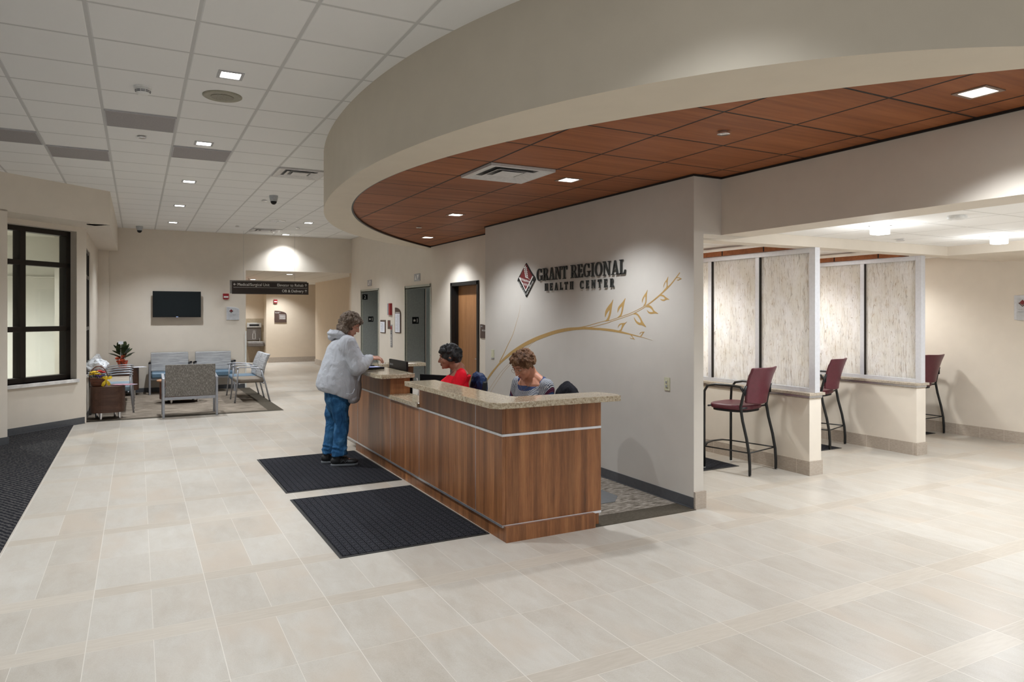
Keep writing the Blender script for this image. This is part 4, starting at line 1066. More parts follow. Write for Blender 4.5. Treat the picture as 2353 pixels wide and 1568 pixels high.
# hanging sign
r = empty('hanging_sign', (2.62, 16.45, 2.14), math.radians(-1.2), 'dark brown hanging direction sign in front of the corridor opening', 'sign')
g = G(); g.box(-0.84,0,-0.005,0.80,0.29,0.03); put(g, FS).build('back_board', plain('sign_back_grey', (0.20,0.18,0.16), 0.5), r)
g = G(); g.box(-0.80,-0.01,0.03,0.83,0.262,0.045); put(g, FS).build('brown_face', SIGNB, r)
g = G(); g.box(-0.77,0.133,0.045,0.80,0.137,0.046); put(g, FS).build('divider_line', WHITEL, r)
for tx, x, y, al in (('Medical/Surgical Unit',-0.69,0.170,'LEFT'),('Elevator to Rehab',0.72,0.170,'RIGHT'),('OB & Delivery',0.72,0.040,'RIGHT')):
    tg = text_mesh(tx, 0.088, 0.0006, al, 0.9); put(tg, FS @ Matrix.Translation((x,y,0.046))).build('lettering', WHITEL, r)
def arrow(cx, cy, a):
    g = G(); s = 0.05
    for q in ([(-0.028,-0.004),(0.028,-0.004),(0.028,0.004),(-0.028,0.004)], [(0.030,0.0),(0.008,0.026),(0.0,0.022),(0.02,0.0)], [(0.030,0.0),(0.008,-0.026),(0.0,-0.022),(0.02,0.0)]):
        g.prism([(cx+x*math.cos(a)-y*math.sin(a), cy+x*math.sin(a)+y*math.cos(a)) for x, y in q], 0.045, 0.0465)
    put(g, FS).build('arrow', WHITEL, r)
arrow(-0.74,0.20,PI); arrow(0.77,0.20,PI/2); arrow(0.77,0.07,PI/2)
for x in (-0.56,0.53):
    g = G(); g.tube([(x,-0.01,0.28),(x,-0.01,ZC-2.14)], 0.0018, 5); g.build('hanging_wire', SILVER, r)
# exit sign
r = empty('exit_sign', (2.88, 21.9, 2.45), 0, 'lit red and white exit sign hanging from the corridor ceiling', 'exit sign')
g = G(); g.box(-0.16,0,0,0.2,0.24,0.04); put(g, FS).build('housing', WHITEP, r, bevel=0.004)
tg = text_mesh('EXIT', 0.19, 0.001, 'CENTER'); put(tg, FS @ Matrix.Translation((0.02,0.05,0.041))).build('red_letters', emit('exit_red', (1.0,0.08,0.05), 3.0), r)
g = G(); g.box(-0.02,0.24,0.01,0.02,0.29,0.03); put(g, FS).build('ceiling_mount', WHITEP, r)
# bottle filler fountain
STEEL = plain('dark_steel', (0.16,0.14,0.125), 0.35, 0.4); STEELL = plain('light_steel', (0.55,0.54,0.52), 0.3, 0.5)
r = empty('drinking_fountain', (3.62, 26.18, 0.60), 0, 'wall mounted steel drinking fountain with bottle filler in the alcove', 'drinking fountain')
g = G(); g.box(-0.24,0.17,0,0.24,0.62,0.06); put(g, FS).build('bottle_filler_panel', STEEL, r, bevel=0.01)
g = G(); g.box(-0.24,0.62,0,0.24,0.78,0.10); put(g, FS).build('top_housing', STEELL, r, bevel=0.01)
g = G(); g.box(-0.26,-0.04,0,0.30,0.10,0.42); put(g, FS).build('basin', STEEL, r, bevel=0.03)
g = G(); g.box(-0.24,0.10,0.0,0.28,0.13,0.36); put(g, FS).build('basin_top', STEELL, r, bevel=0.01)
g = G(); g.box(-0.16,0.67,0.10,0.16,0.73,0.11); put(g, FS).build('sensor_strip', BLACKP, r)
g = G(); g.tube([(0.18,-0.12,0.13),(0.18,-0.12,0.22),(0.15,-0.15,0.25)], 0.012, 8); g.build('spout', CHROME, r)
g = G(); bt = [(-0.045,0.22),(0.045,0.22),(0.045,0.38),(0.025,0.43),(0.025,0.50),(-0.025,0.50),(-0.025,0.43),(-0.045,0.38)]
g.tube([(x,-0.062,y) for x, y in bt], 0.005, 5, closed=True); g.build('bottle_outline', WHITEL, r)
g = G(); g.box(-0.24,-0.6,0.0,0.24,-0.04,0.02); put(g, FS).build('lower_panel', plain('fountain_panel', (0.30,0.24,0.17), 0.5), r)

# ---------------------------------------------------------------- floor mats
def floor_mat_thing(name, label, x0, y0, x1, y1, grp=None, rz=0):
    cx, cy = (x0+x1)/2, (y0+y1)/2; w, d = x1-x0, y1-y0
    r = empty(name, (cx,cy,0.0), rz, label, 'floor mat', grp)
    g = G(); g.box(-w/2,-d/2,0.0,w/2,d/2,0.0055); g.build('rubber_border', RUBBER, r, bevel=0.002)
    g = G(); g.box(-w/2+0.022,-d/2+0.022,0.005,w/2-0.022,d/2-0.022,0.0065 if name=='bay_mat' else 0.010); g.build('carpet_face', MATW, r)
floor_mat_thing('entrance_mat', 'black textured floor mat at the near corner of the desk', 1.228, 4.86, 2.385, 6.60, 'mats along the desk', math.radians(0.4))
floor_mat_thing('entrance_mat', 'black textured floor mat under the standing woman', 1.228, 6.86, 2.375, 8.60, 'mats along the desk', math.radians(0.4))
for n_, (x1, y0, lb) in enumerate(((5.90,5.72,'first'),(7.83,5.88,'second'),(9.97,5.99,'third'))):
    floor_mat_thing('bay_mat', 'dark floor mat under the maroon stool of the %s registration bay'%lb, x1-0.95, y0+0.01, x1, y0+1.25, 'mats in the registration bays')

# ---------------------------------------------------------------- reception desk
XP = 2.39; XB = 3.275; Y0 = 4.65; Y1 = 9.02; ZR = 0.79; ZT = 1.005; CT = 0.045
desk = empty('reception_desk', (XP, (Y0+Y1)/2, 0), 0, 'long wood reception desk with granite tops and silver rails', 'reception desk')
DO = Vector((XP, (Y0+Y1)/2, 0))
def D(g, name, mat, **k):
    g.v = [tuple(Vector(p)-DO) for p in g.v]; return g.build(name, mat, desk, **k)
g = G(); g.box(XP+0.012,Y0-0.04+0.0,0,XP+0.10,Y1-0.36,0.115); D(g, 'toe_kick', LAM)
g = G(); g.box(XP+0.10,Y0-0.04,0,XB-0.08,Y0+0.06,0.115); D(g, 'toe_kick', LAM)
g = G(); g.box(XP+0.012,Y1-0.36,0,XP+0.10,Y1-0.36,0.115)
# front panels between the vertical joints
js = [Y0, 5.12, 6.40, 7.27, 8.54, Y1]
for a, b in zip(js, js[1:]):
    g = G(); g.box(XP,a+0.003,0.118,XP+0.03,b-0.003,ZR-0.012); D(g, 'front_panel', LAM)
hi = [(Y0,5.12),(5.12,6.40),(7.27,8.54),(8.54,Y1)]
for a, b in hi:
    g = G(); g.box(XP,a+0.003,ZR+0.008,XP+0.03,b-0.003,ZT); D(g, 'riser_panel', LAM)
g = G(); g.box(XP+0.03,Y0,0.118,XB,Y0+0.03,ZR-0.012); D(g, 'end_panel', LAM)
g = G(); g.box(XP+0.03,Y0,ZR+0.008,XB,Y0+0.03,ZT); D(g, 'end_riser', LAM)
g = G(); g.box(XP+0.03,7.272,ZR+0.008,XP+0.25,7.30,ZT); D(g, 'riser_return', LAM)
g = G(); g.box(XP+0.03,6.37,ZR+0.008,XP+0.25,6.398,ZT); D(g, 'riser_return', LAM)
g = G(); g.box(XP+0.22,Y0+0.03,ZR-0.05,XP+0.25,6.398,ZT); g.box(XP+0.22,7.272,ZR-0.05,XP+0.25,Y1,ZT); D(g, 'riser_back', LAM)
g = G(); g.box(XB-0.03,Y0+0.03,0.0,XB,Y0+0.24,ZT); D(g, 'end_post', LAM)
g = G(); g.box(XP+0.03,Y1-0.03,0.118,XB,Y1,ZT); D(g, 'far_end_panel', LAM)
g = G(); g.box(3.02,Y1-0.24,0.0,3.05,Y1-0.03,ZT); D(g, 'far_end_post', LAM)
# silver rails
def rail(a, b, z, w=0.018):
    g = G(); g.box(XP-0.004,a,z-w/2,XP+0.02,b,z+w/2); D(g, 'silver_rail', ALU)
rail(Y0-0.004, Y1, ZR-0.002); rail(Y0-0.004, Y1, 0.112)
for z in (ZR-0.002, 0.112):
    g = G(); g.box(XP+0.0,Y0-0.0035,z-0.0088,XB,Y0,z+0.0088); D(g, 'silver_rail', ALUW)
for y in js[1:-1]:
    g = G(); g.box(XP-0.0015,y-0.003,0.12,XP+0.01,y+0.003,ZR-0.012); D(g, 'joint_strip', ALU)
for y in (5.12, 8.54):
    g = G(); g.box(XP-0.0015,y-0.003,ZR+0.008,XP+0.01,y+0.003,ZT-0.003); D(g, 'joint_strip', ALU)
# inside work surface
g = G(); g.box(XP+0.25,Y0+0.24,0.70,XP+0.80,Y1-0.24,0.735); g.box(XP+0.8,Y0+0.03,0.70,XB,Y0+0.55,0.735); D(g, 'work_surface', plain('beige_laminate', (0.40,0.36,0.30), 0.4))
def top(label, poly, z0, z1, name='granite_counter'):
    g = G(); cx = sum(p[0] for p in poly)/len(poly); cy = sum(p[1] for p in poly)/len(poly)
    g.prism([(x-cx,y-cy) for x, y in poly], 0, z1-z0); o = g.build(name, GRAN, bevel=0.004, seg=2); o.location = (cx,cy,z0)
    tag(o, label, 'countertop')
top('L-shaped raised granite countertop at the near corner of the desk', [(2.245,6.41),(2.245,4.58),(2.30,4.50),(3.36,4.50),(3.40,4.60),(3.34,4.80),(2.60,4.83),(2.56,4.88),(2.56,6.41)], ZT, ZT+CT)
top('low granite transaction shelf in the gap between the raised countertops', [(2.365,7.265),(2.365,6.402),(2.62,6.402),(2.62,7.265)], 0.79, 0.832)
top('raised granite countertop with the laptop and payment terminal', [(2.235,7.32),(2.27,7.20),(2.64,7.20),(2.64,8.72),(3.36,8.74),(3.38,9.02),(2.30,9.06),(2.235,9.0)], ZT, ZT+CT)
# ---------------------------------------------------------------- things on the desk
zt = ZT+CT
r = empty('desktop_monitor', (2.52,7.95,0.735), math.radians(0), 'black monitor seen from behind, standing behind the far raised counter', 'monitor')
g = G(); Mx = Matrix.Translation((0.16,0.0,0)) @ Matrix.Rotation(math.radians(-90), 4, 'Z')
def T(g, M): g.v = [tuple(M @ Vector(p)) for p in g.v]; return g
r.location = (2.70, 7.92, 0.735)
g = G(); g.box(-0.012,-0.31,0.13,0.012,0.31,0.415); g.build('screen_case', BLACKP, r, bevel=0.004)
g = G(); g.box(0.012,-0.30,0.14,0.014,0.30,0.405); g.build('screen', SCR, r)
tg = text_mesh('lenovo', 0.045, 0.0006, 'LEFT'); put(tg, F_west(-0.012,0.28,0.345)).build('grey_lettering', GREYP, r)
g = G(); g.box(-0.03,-0.04,0.0,0.03,0.04,0.16); g.box(-0.10,-0.12,0,0.10,0.12,0.012); g.build('stand', BLACKP, r)
r = empty('payment_terminal', (2.42,8.02,zt), math.radians(10), 'black signature pad with a lit blue screen on the raised counter', 'card terminal')
g = G(); g.prism([(-0.11,-0.09),(0.11,-0.09),(0.10,0.09),(-0.10,0.09)], 0, 0.024); g.build('case', BLACKP, r, bevel=0.006)
g = G(); g.box(-0.07,-0.055,0.024,0.07,0.04,0.026); g.build('screen', emit('blue_screen', (0.10,0.18,0.7), 0.45), r)
g = G(); g.ell((0.03,0.075,0.03), (0.035,0.016,0.012), 12, 8); g.build('stylus_rest', BLACKP, r)
g = G(); g.tube([(0,0,0),(0.03,0.02,0.10),(0.06,0.03,0.16),(0.10,0.02,0.14),(0.13,0,0.06),(0.15,0,0.0)], 0.0022, 6); o = g.build('pen_cord', BLACKP); o.location=(2.40,8.18,zt); tag(o, 'thin curled cord looping up from the counter by the black pad', 'cord')
g = G(); g.tube([(2.66,7.19,1.0),(2.665,7.16,0.93),(2.67,7.17,0.84),(2.66,7.2,0.76)], 0.006, 6); o = g.build('cable', WHITEP); tag(o, 'white cable hanging at the end of the raised counter', 'cable')
r = empty('telephone', (2.80,7.14,0.735), math.radians(-80), 'black desk telephone behind the low granite shelf', 'telephone')
g = G(); g.add([(-0.12,-0.10,0),(0.12,-0.10,0),(0.12,0.10,0),(-0.12,0.10,0),(-0.12,-0.10,0.03),(0.12,-0.10,0.03),(0.12,0.10,0.10),(-0.12,0.10,0.10)], [(0,3,2,1),(4,5,6,7),(0,1,5,4),(1,2,6,5),(2,3,7,6),(3,0,4,7)]); g.build('base', BLACKP, r, bevel=0.005)
g = G(); g.tube([(-0.085,-0.09,0.05),(-0.085,-0.07,0.075),(-0.085,0.07,0.12),(-0.085,0.09,0.105)], 0.02, 8); g.build('handset', BLACKP, r)
g = G(); g.box(-0.03,0.03,0.085,0.09,0.08,0.096); g.build('display', GREYP, r)
r = empty('desktop_monitor', (3.0,7.55,0.735), math.radians(-60), 'black monitor behind the low granite shelf', 'monitor')
g = G(); g.box(-0.20,-0.012,0.07,0.20,0.012,0.26); g.build('screen_case', BLACKP, r, bevel=0.004)
g = G(); g.box(-0.12,-0.08,0,0.12,0.08,0.012); g.box(-0.03,-0.02,0.012,0.03,0.02,0.2); g.build('stand', BLACKP, r)
g = G(); g.box(-0.09,-0.0135,0.13,-0.02,-0.012,0.16); g.build('label_sticker', WHITEP, r)
# ---------------------------------------------------------------- lounge furniture
def fabric(name, base, hi, sx, sz, sc=40, thr=0.55):
    m = Mat(name, 0.85, 0, base, 0.15)
    p, x, y, z = m.co()
    n = m.noise(m.vec(x*sx, y*sx, z*sz), sc, 3, 0.6); n2 = m.noise(p, 300, 2)
    c = m.ramp(n, [(thr-0.02, base), (thr+0.05, hi)])
    m.color(m.mix(n2*0.3, c, tuple(q*0.7 for q in base))); m.bump(n2, 0.3, 0.002); return m.m
FBACK = fabric('speckled_taupe_fabric', (0.165,0.150,0.133), (0.42,0.40,0.36), 1.0, 0.10, 230, 0.55)
FFRONT = fabric('striped_grey_fabric', (0.36,0.36,0.365), (0.50,0.50,0.50), 0.12, 2.2, 26, 0.5)
BLUEV = plain('slate_blue_vinyl', (0.10,0.17,0.24), 0.35, var=0.03)
BLUEL = plain('light_blue_vinyl', (0.22,0.31,0.38), 0.4, var=0.03)
TAUPEV = plain('taupe_vinyl', (0.20,0.165,0.13), 0.35, var=0.03)
TANV = plain('tan_vinyl', (0.42,0.37,0.31), 0.4, var=0.03)
MAROONV = plain('maroon_vinyl', (0.105,0.018,0.030), 0.38, var=0.05)
def cushion(w, d, h, r=0.03):
    g = G(); g.box(-w/2,-d/2,0,w/2,d/2,h); return g
def bench(name, loc, rz, label, w=0.80, seatm=BLUEV, grp=None):
    """two-seat bench, front faces local -Y"""
    r = empty(name, loc, rz, label, 'bench', grp)
    d = 0.52; t = 0.035
    for sx in (-1, 1):
        x = sx*(w/2)
        g = G(); g.box(x-t/2,-d/2,0,x+t/2,-d/2+0.05,0.67); g.build('leg', SILVER, r, bevel=0.004)
        g = G(); g.box(x-t/2,d/2-0.05,0,x+t/2,d/2,0.62); g.build('leg', SILVER, r, bevel=0.004)
        g = G(); g.add([(x-t/2-.005,-d/2-0.01,0.655),(x+t/2+.005,-d/2-0.01,0.655),(x+t/2+.005,d/2,0.61),(x-t/2-.005,d/2,0.61),(x-t/2-.005,-d/2-0.01,0.69),(x+t/2+.005,-d/2-0.01,0.69),(x+t/2+.005,d/2,0.645),(x-t/2-.005,d/2,0.645)], [(0,3,2,1),(4,5,6,7),(0,1,5,4),(1,2,6,5),(2,3,7,6),(3,0,4,7)]); g.build('armrest', SILVER if grp is None else BLACKP, r, bevel=0.008)
    g = G(); g.box(-w/2+t/2,-d/2+0.02,0.31,w/2-t/2,-d/2+0.05,0.345); g.box(-w/2+t/2,d/2-0.05,0.29,w/2-t/2,d/2-0.015,0.335); g.build('seat_rail', SILVER, r, bevel=0.003)
    g = G(); g.box(-w/2+0.03,-d/2-0.01,0.345,w/2-0.03,d/2-0.05,0.46); g.build('seat', seatm, r, bevel=0.03, seg=4)
    # back: leaning panel, fabric face and speckled rear
    def lean(y0, th, z0, z1, top):
        g = G(); g.add([(-w/2+0.025,y0,z0),(w/2-0.025,y0,z0),(w/2-0.025,y0+th,z0),(-w/2+0.025,y0+th,z0),(-w/2+0.025,y0+top,z1),(w/2-0.025,y0+top,z1),(w/2-0.025,y0+th+top,z1),(-w/2+0.025,y0+th+top,z1)], [(0,3,2,1),(4,5,6,7),(0,1,5,4),(1,2,6,5),(2,3,7,6),(3,0,4,7)]); return g
    lean(d/2-0.10, 0.045, 0.46, 0.86, 0.05).build('backrest', FFRONT, r, bevel=0.015, seg=3)
    lean(d/2-0.055, 0.030, 0.34, 0.865, 0.05).build('back_panel', FBACK, r, bevel=0.008, seg=2)
    return r
bench('lounge_bench', (0.775,12.97,0), PI, 'two-seat bench seen from behind, speckled taupe back panel and silver frame', 0.80)
bench('lounge_bench', (0.62,16.72,0), 0, 'two-seat grey and blue bench under the television', 0.78, BLUEV, 'benches along the back wall')
bench('lounge_bench', (1.49,16.72,0), 0, 'two-seat grey and blue bench nearest the corridor opening', 0.78, BLUEV, 'benches along the back wall')

def tandem(name, loc, rz, label, n, pitch, mats, backs=True):
    """row of linked seats facing local -Y"""
    r = empty(name, loc, rz, label, 'linked seating')
    W_ = n*pitch
    for k in range(n+1):
        x = -W_/2+k*pitch
        g = G(); g.tube([(x,-0.30,0),(x,-0.255,0.42),(x,-0.245,0.655)], 0.014, 8); g.build('leg', SILVER, r, smooth=True)
        g = G(); g.tube([(x,0.335,0),(x,0.250,0.36),(x,0.17,0.64)], 0.015, 8); g.build('leg', SILVER, r, smooth=True)
        g = G(); g.tube([(x,-0.29,0.655),(x,-0.23,0.675),(x,-0.05,0.672),(x,0.12,0.650),(x,0.20,0.625)], 0.024, 10, ry=0.011); g.build('armrest', SILVER, r, smooth=True)
        for y in (-0.30,0.335):
            g = G(); g.cyl((x,y,0), 0.017, 0, 0.012, 10); g.build('foot_glide', BLACKP, r)
    g = G(); g.tube([(-W_/2,-0.22,0.36),(W_/2,-0.22,0.36)], 0.014, 8); g.tube([(-W_/2,0.22,0.36),(W_/2,0.22,0.36)], 0.014, 8); g.build('cross_beam', SILVER, r, smooth=True)
    for k in range(n):
        x = -W_/2+(k+.5)*pitch; w = pitch-0.07
        g = G(); g.box(x-w/2,-0.27,0.37,x+w/2,0.24,0.455); g.build('seat', mats[k], r, bevel=0.032, seg=4)
        g = G(); pts = []
        vs = []; m_ = 7
        for i in range(m_):
            u = i/(m_-1); z = 0.46+0.45*u; yc = 0.20+0.03*u+0.10*u*u
            vs += [(x-w/2+0.02*u,yc-0.028,z),(x+w/2-0.02*u,yc-0.028,z),(x+w/2-0.02*u,yc+0.028,z),(x-w/2+0.02*u,yc+0.028,z)]
        fs = [(0,3,2,1),(4*m_-4,4*m_-3,4*m_-2,4*m_-1)]
        for i in range(m_-1):
            for j in range(4): fs.append((4*i+j,4*i+(j+1)%4,4*i+4+(j+1)%4,4*i+4+j))
        g.add(vs, fs)
        g.mi = []
        g.cur = 0
        for f in g.f:
            ys = [g.v[q][1] for q in f]; g.mi.append(0)
        # rear faces get the speckled fabric
        for i in range(m_-1): g.mi[2+4*i+2] = 1
        g.build('backrest', [FFRONT, FBACK], r, bevel=0.014, seg=3)
    return r
tandem('linked_chairs', (1.93,14.95,0), -PI/2, 'two linked armchairs with taupe and blue seats beside the tile floor', 2, 0.70, [TAUPEV if k == 1 else BLUEV for k in (0,1)])
tandem('linked_chairs', (-0.355,14.88,0), PI/2, 'row of four linked silver armchairs below the lounge window', 4, 0.595, [BLUEL, BLUEL, TANV, TANV])

MAHOG = wood('mahogany', ((0.09,0.025,0.012),(0.16,0.05,0.022),(0.22,0.08,0.035)), 'x', 1.0, 0.35).m
def drum_table(name, loc, label, rx, ry, z0, z1, mat, topm, feet, rz=0):
    r = empty(name, loc, rz, label, 'table')
    n = 48
    def oval(a, b, e=2.6): return [(a*math.copysign(abs(math.cos(t))**(2/e), math.cos(t)), b*math.copysign(abs(math.sin(t))**(2/e), math.sin(t))) for t in [2*PI*i/n for i in range(n)]]
    g = G(); g.prism(oval(rx,ry), z0, z1-0.012); g.build('drum_body', mat, r)
    g = G(); g.prism(oval(rx+0.008,ry+0.008), z1-0.012, z1); g.build('table_top', topm, r, bevel=0.003)
    for x, y in feet:
        g = G(); g.cyl((x,y,0), 0.022, 0, z0, 16); g.build('leg', CHROME, r, smooth=True, auto=40)
    return r
drum_table('end_table', (-0.42,13.13,0), 'dark brown drum end table with chrome feet and a flower basket on it', 0.245, 0.25, 0.12, 0.535, DARKWOOD, DARKWOOD, [(-0.09,-0.18),(0.17,-0.13),(-0.16,0.10),(0.10,0.14)])
drum_table('end_table', (-0.22,16.70,0), 'dark brown drum end table in the back corner under the potted plant', 0.25, 0.25, 0.12, 0.58, DARKWOOD, DARKWOOD, [(-0.12,-0.15),(0.17,-0.12),(-0.12,0.12),(0.14,0.14)])
r = drum_table('coffee_table', (0.73,14.95,0), 'low oval coffee table with chrome feet in the middle of the lounge', 0.36, 0.32, 0.085, 0.41, MAHOG, MAHOG, [(-0.16,-0.20),(0.30,-0.12),(0.24,0.18),(-0.20,0.18)])
g = G(); g.prism([(0.41*math.cos(2*PI*i/48), 0.36*math.sin(2*PI*i/48)) for i in range(48)], 0.41, 0.437); g.build('table_top', ORANGEWOOD, r, bevel=0.005)
# magazines
def mag(label, loc, rz, cols, w=0.21, d=0.28):
    r = G(); r.box(-w/2,-d/2,0,w/2,d/2,0.006); o = r.build('magazine', cols); o.location = loc; o.rotation_euler = (0,0,rz); tag(o, label, 'magazine')
PINK = plain('magazine_pink', (0.50,0.26,0.32), 0.3, var=0.25, scale=12); LILAC = plain('magazine_lilac', (0.55,0.50,0.62), 0.3, var=0.2, scale=10)
mag('pink covered magazine on the end table beside the basket', (-0.21,13.06,0.545), 1.2, PINK)
mag('pale lilac magazine overhanging the end table, under the pink one', (-0.17,13.10,0.538), 0.9, LILAC)
mag('white newspaper on the corner end table beside the plant', (0.0,16.62,0.583), 0.3, PAPER, 0.30, 0.24)
# flower basket
def wicker():
    m = Mat('wicker', 0.55, 0, (0.12,0.04,0.02)); p, x, y, z = m.co()
    n = m.noise(m.vec(x, y, z*6), 40, 3); s = (z*260).sin()*0.5+0.5
    m.color(m.ramp(n*0.6+s*0.4, [(0.3,(0.030,0.008,0.005)),(0.6,(0.17,0.055,0.026))])); m.bump(s, 0.8, 0.006); return m.m
WICK = wicker()
r = empty('flower_basket', (-0.545,13.03,0.537), 0, 'wicker basket of yellow, red and purple flowers with a yellow bow', 'flower basket')
g = G(); g.lathe([(0.085,0),(0.105,0.02),(0.125,0.12),(0.13,0.13),(0.115,0.13)], n=28); g.build('basket', WICK, r, smooth=True, auto=50)
g = G(); g.tube([(0.125*math.cos(a), 0.0, 0.12+0.20*math.sin(a)) for a in [PI*i/20 for i in range(21)]], 0.008, 8); g.build('handle', WICK, r, smooth=True)
random.seed(11)
def blossoms(name, n, mat, cx, cy, cz, sp, s, par):
    for i in range(n):
        g = G(); x, y, z = cx+random.uniform(-sp,sp), cy+random.uniform(-sp,sp)*0.6, cz+random.uniform(-sp,sp)*0.4
        for k in range(6):
            a = 2*PI*k/6+random.random(); 
            g.ell((x+s*0.6*math.cos(a), y+s*0.6*math.sin(a), z), (s*0.55,s*0.55,s*0.35), 8, 6)
        g.ell((x,y,z+s*0.15), (s*0.35,s*0.35,s*0.3), 8, 6)
        g.build(name, mat, par, smooth=True)
PY_ = plain('yellow_petal', (0.75,0.52,0.02), 0.6); PR_ = plain('red_petal', (0.55,0.02,0.02), 0.6); PP_ = plain('purple_petal', (0.055,0.025,0.16), 0.6); PK_ = plain('pink_petal', (0.55,0.18,0.2), 0.6)
LEAFD = plain('dark_leaf', (0.015,0.035,0.018), 0.5, var=0.2); 
blossoms('yellow_flower', 13, PY_, -0.055, -0.04, 0.215, 0.07, 0.026, r)
blossoms('red_flower', 6, PR_, 0.06, -0.03, 0.235, 0.04, 0.028, r)
blossoms('purple_flower', 7, PP_, 0.01, -0.08, 0.165, 0.05, 0.024, r)
blossoms('pink_flower', 2, PK_, 0.02, 0.0, 0.25, 0.03, 0.026, r)
g = G()
for i in range(60):
    a = random.uniform(0,2*PI); q = random.uniform(0.02,0.12); z = random.uniform(0.12,0.18); l = random.uniform(0.03,0.06)
    x, y = q*math.cos(a), q*math.sin(a); b = a+random.uniform(-.6,.6)
    dx, dy = math.cos(b), math.sin(b)
    g.add([(x,y,z),(x+dx*l*.5-dy*l*.2,y+dy*l*.5+dx*l*.2,z+l*.5),(x+dx*l,y+dy*l,z+l*.5),(x+dx*l*.5+dy*l*.2,y+dy*l*.5-dx*l*.2,z+l*.45)], [(0,1,2,3)])
o = g.build('foliage', LEAFD, r)
g = G()
for a, l in ((0.4,0.09),(2.6,0.085),(-1.1,0.11),(-2.0,0.12),(1.6,0.05)):
    c, s_ = math.cos(a), math.sin(a); R = Matrix(((c,-s_,0),(s_,c,0),(0,0,1)))
    q = [Vector((0,0,0)),Vector((l*.6,0.026,0.012)),Vector((l,0.018,0)),Vector((l,-0.018,0)),Vector((l*.6,-0.026,-0.012))]
    vs = [(0.105+(R @ v).x, -0.095-abs(v.z)-0.01*v.x, 0.115+(R @ v).y) for v in q]
    g.add(vs, [(0,1,2,3,4)])
g.ell((0.105,-0.10,0.115), (0.016,0.012,0.016), 10, 6)
o = g.build('bow', PY_, r); md = o.modifiers.new('thick', 'SOLIDIFY'); md.thickness = 0.004
# potted plant
r = empty('potted_plant', (-0.27,16.66,0.58), 0, 'leafy plant with orange and red ribbons in the back corner, white gift card above it', 'plant')
g = G(); g.lathe([(0.07,0),(0.10,0.14),(0.105,0.15),(0.09,0.15)], n=20); 
WRAP = plain('red_orange_wrap', (0.42,0.06,0.02), 0.35, var=0.5, scale=25); g.build('wrapped_pot', WRAP, r)
LEAFV = Mat('veined_leaf', 0.4, 0, (0.03,0.06,0.02)); _p,_x,_y,_z = LEAFV.co('Generated'); LEAFV.color(LEAFV.mix(LEAFV.noise(_p, 14, 2).gt(0.56), (0.010,0.026,0.010), (0.10,0.12,0.028)))
def leaf(L, w):
    g = G(); vs = []; fs = []; n = 8
    for i in range(n+1):
        u = i/n; ww = w*math.sin(PI*min(1,u*0.96+0.02))**0.8; bend = 0.25*L*u*u
        vs += [(-ww,-bend,L*u),(0,-bend+ww*0.25,L*u),(ww,-bend,L*u)]
    for i in range(n): fs += [(3*i,3*i+1,3*i+4,3*i+3),(3*i+1,3*i+2,3*i+5,3*i+4)]
    return g.add(vs, fs)
random.seed(5)
for i in range(26):
    a = 2*PI*i/26*2.0+random.uniform(-.3,.3); tilt = 0.12+1.05*((i*7)%26)/26; L = random.uniform(0.17,0.26); w = random.uniform(0.032,0.045)
    d = Vector((math.cos(a)*math.sin(tilt), math.sin(a)*math.sin(tilt), math.cos(tilt)))
    sd = d.cross(Vector((0,0,1))).normalized(); up = sd.cross(d)
    if abs(sd.y) > abs(sd.x): sd = (sd*0.4+Vector((1,0,0))*math.copysign(0.6, sd.x or 1)).normalized()
    base = Vector((0.02*math.cos(a), 0.02*math.sin(a), 0.17+0.10*(1-tilt)+random.uniform(0,0.05))); g = G(); vs = []; fs = []; n = 8
    for j in range(n+1):
        u = j/n; ww = w*math.sin(PI*(0.03+0.95*u))**0.75; c = base+d*(L*(0.25+u))-Vector((0,0,1))*(0.22*L*u*u)
        vs += [tuple(c-sd*ww), tuple(c+up*ww*0.25), tuple(c+sd*ww)]
    for j in range(n): fs += [(3*j,3*j+1,3*j+4,3*j+3),(3*j+1,3*j+2,3*j+5,3*j+4)]
    g.tube([tuple(base-Vector((0,0,0.06))), tuple(base+d*L*0.27)], 0.004, 5)
    g.add(vs, fs); g.build('leaf', LEAFV.m, r, smooth=True)
g = G()
for i in range(8): g.tube([(0,0,0.14),(0.02*math.cos(i),0.02*math.sin(i),0.24),(0.045*math.cos(i),0.045*math.sin(i),0.30)], 0.005, 5)
g.build('stems', LEAFD, r)
g = G()
for a, z in ((-0.3,0.13),(0.5,0.16),(1.2,0.09),(2.2,0.14),(-1.0,0.2),(2.9,0.20),(0.2,0.24)): g.ell((0.05*math.cos(a)-0.04,-0.085,z), (0.045,0.012,0.028), 10, 6)
g.build('ribbon_bow', WRAP, r, smooth=True)
g = G(); g.box(-0.075,-0.10,0.49,0.015,-0.097,0.55); g.build('gift_card', PAPER, r); g = G(); g.tube([(-0.03,-0.098,0.2),(-0.03,-0.098,0.5)], 0.002, 5); g.build('card_stick', WHITEP, r)
# crumpled white bag on the sill
def crumple(g, amp, fr, seed=0):
    out = []
    for p in g.v:
        v = Vector(p); n_ = noise.noise_vector(v*fr+Vector((seed,seed,seed))); out.append(tuple(v+n_*amp))
    g.v = out; return g
g = G(); g.ell((0,0,0.13), (0.17,0.16,0.105), 34, 22); crumple(g, 0.055, 9); crumple(g, 0.02, 28, 4)
zmin = min(p[2] for p in g.v); g.v = [(x,y,z-zmin) for x,y,z in g.v]
BAG = plain('white_plastic_film', (0.72,0.75,0.78), 0.3, var=0.06); o = g.build('plastic_bag', BAG); o.location = (-0.60,13.30,0.722); tag(o, 'crumpled white plastic bag on the lounge window sill behind the basket', 'bag')

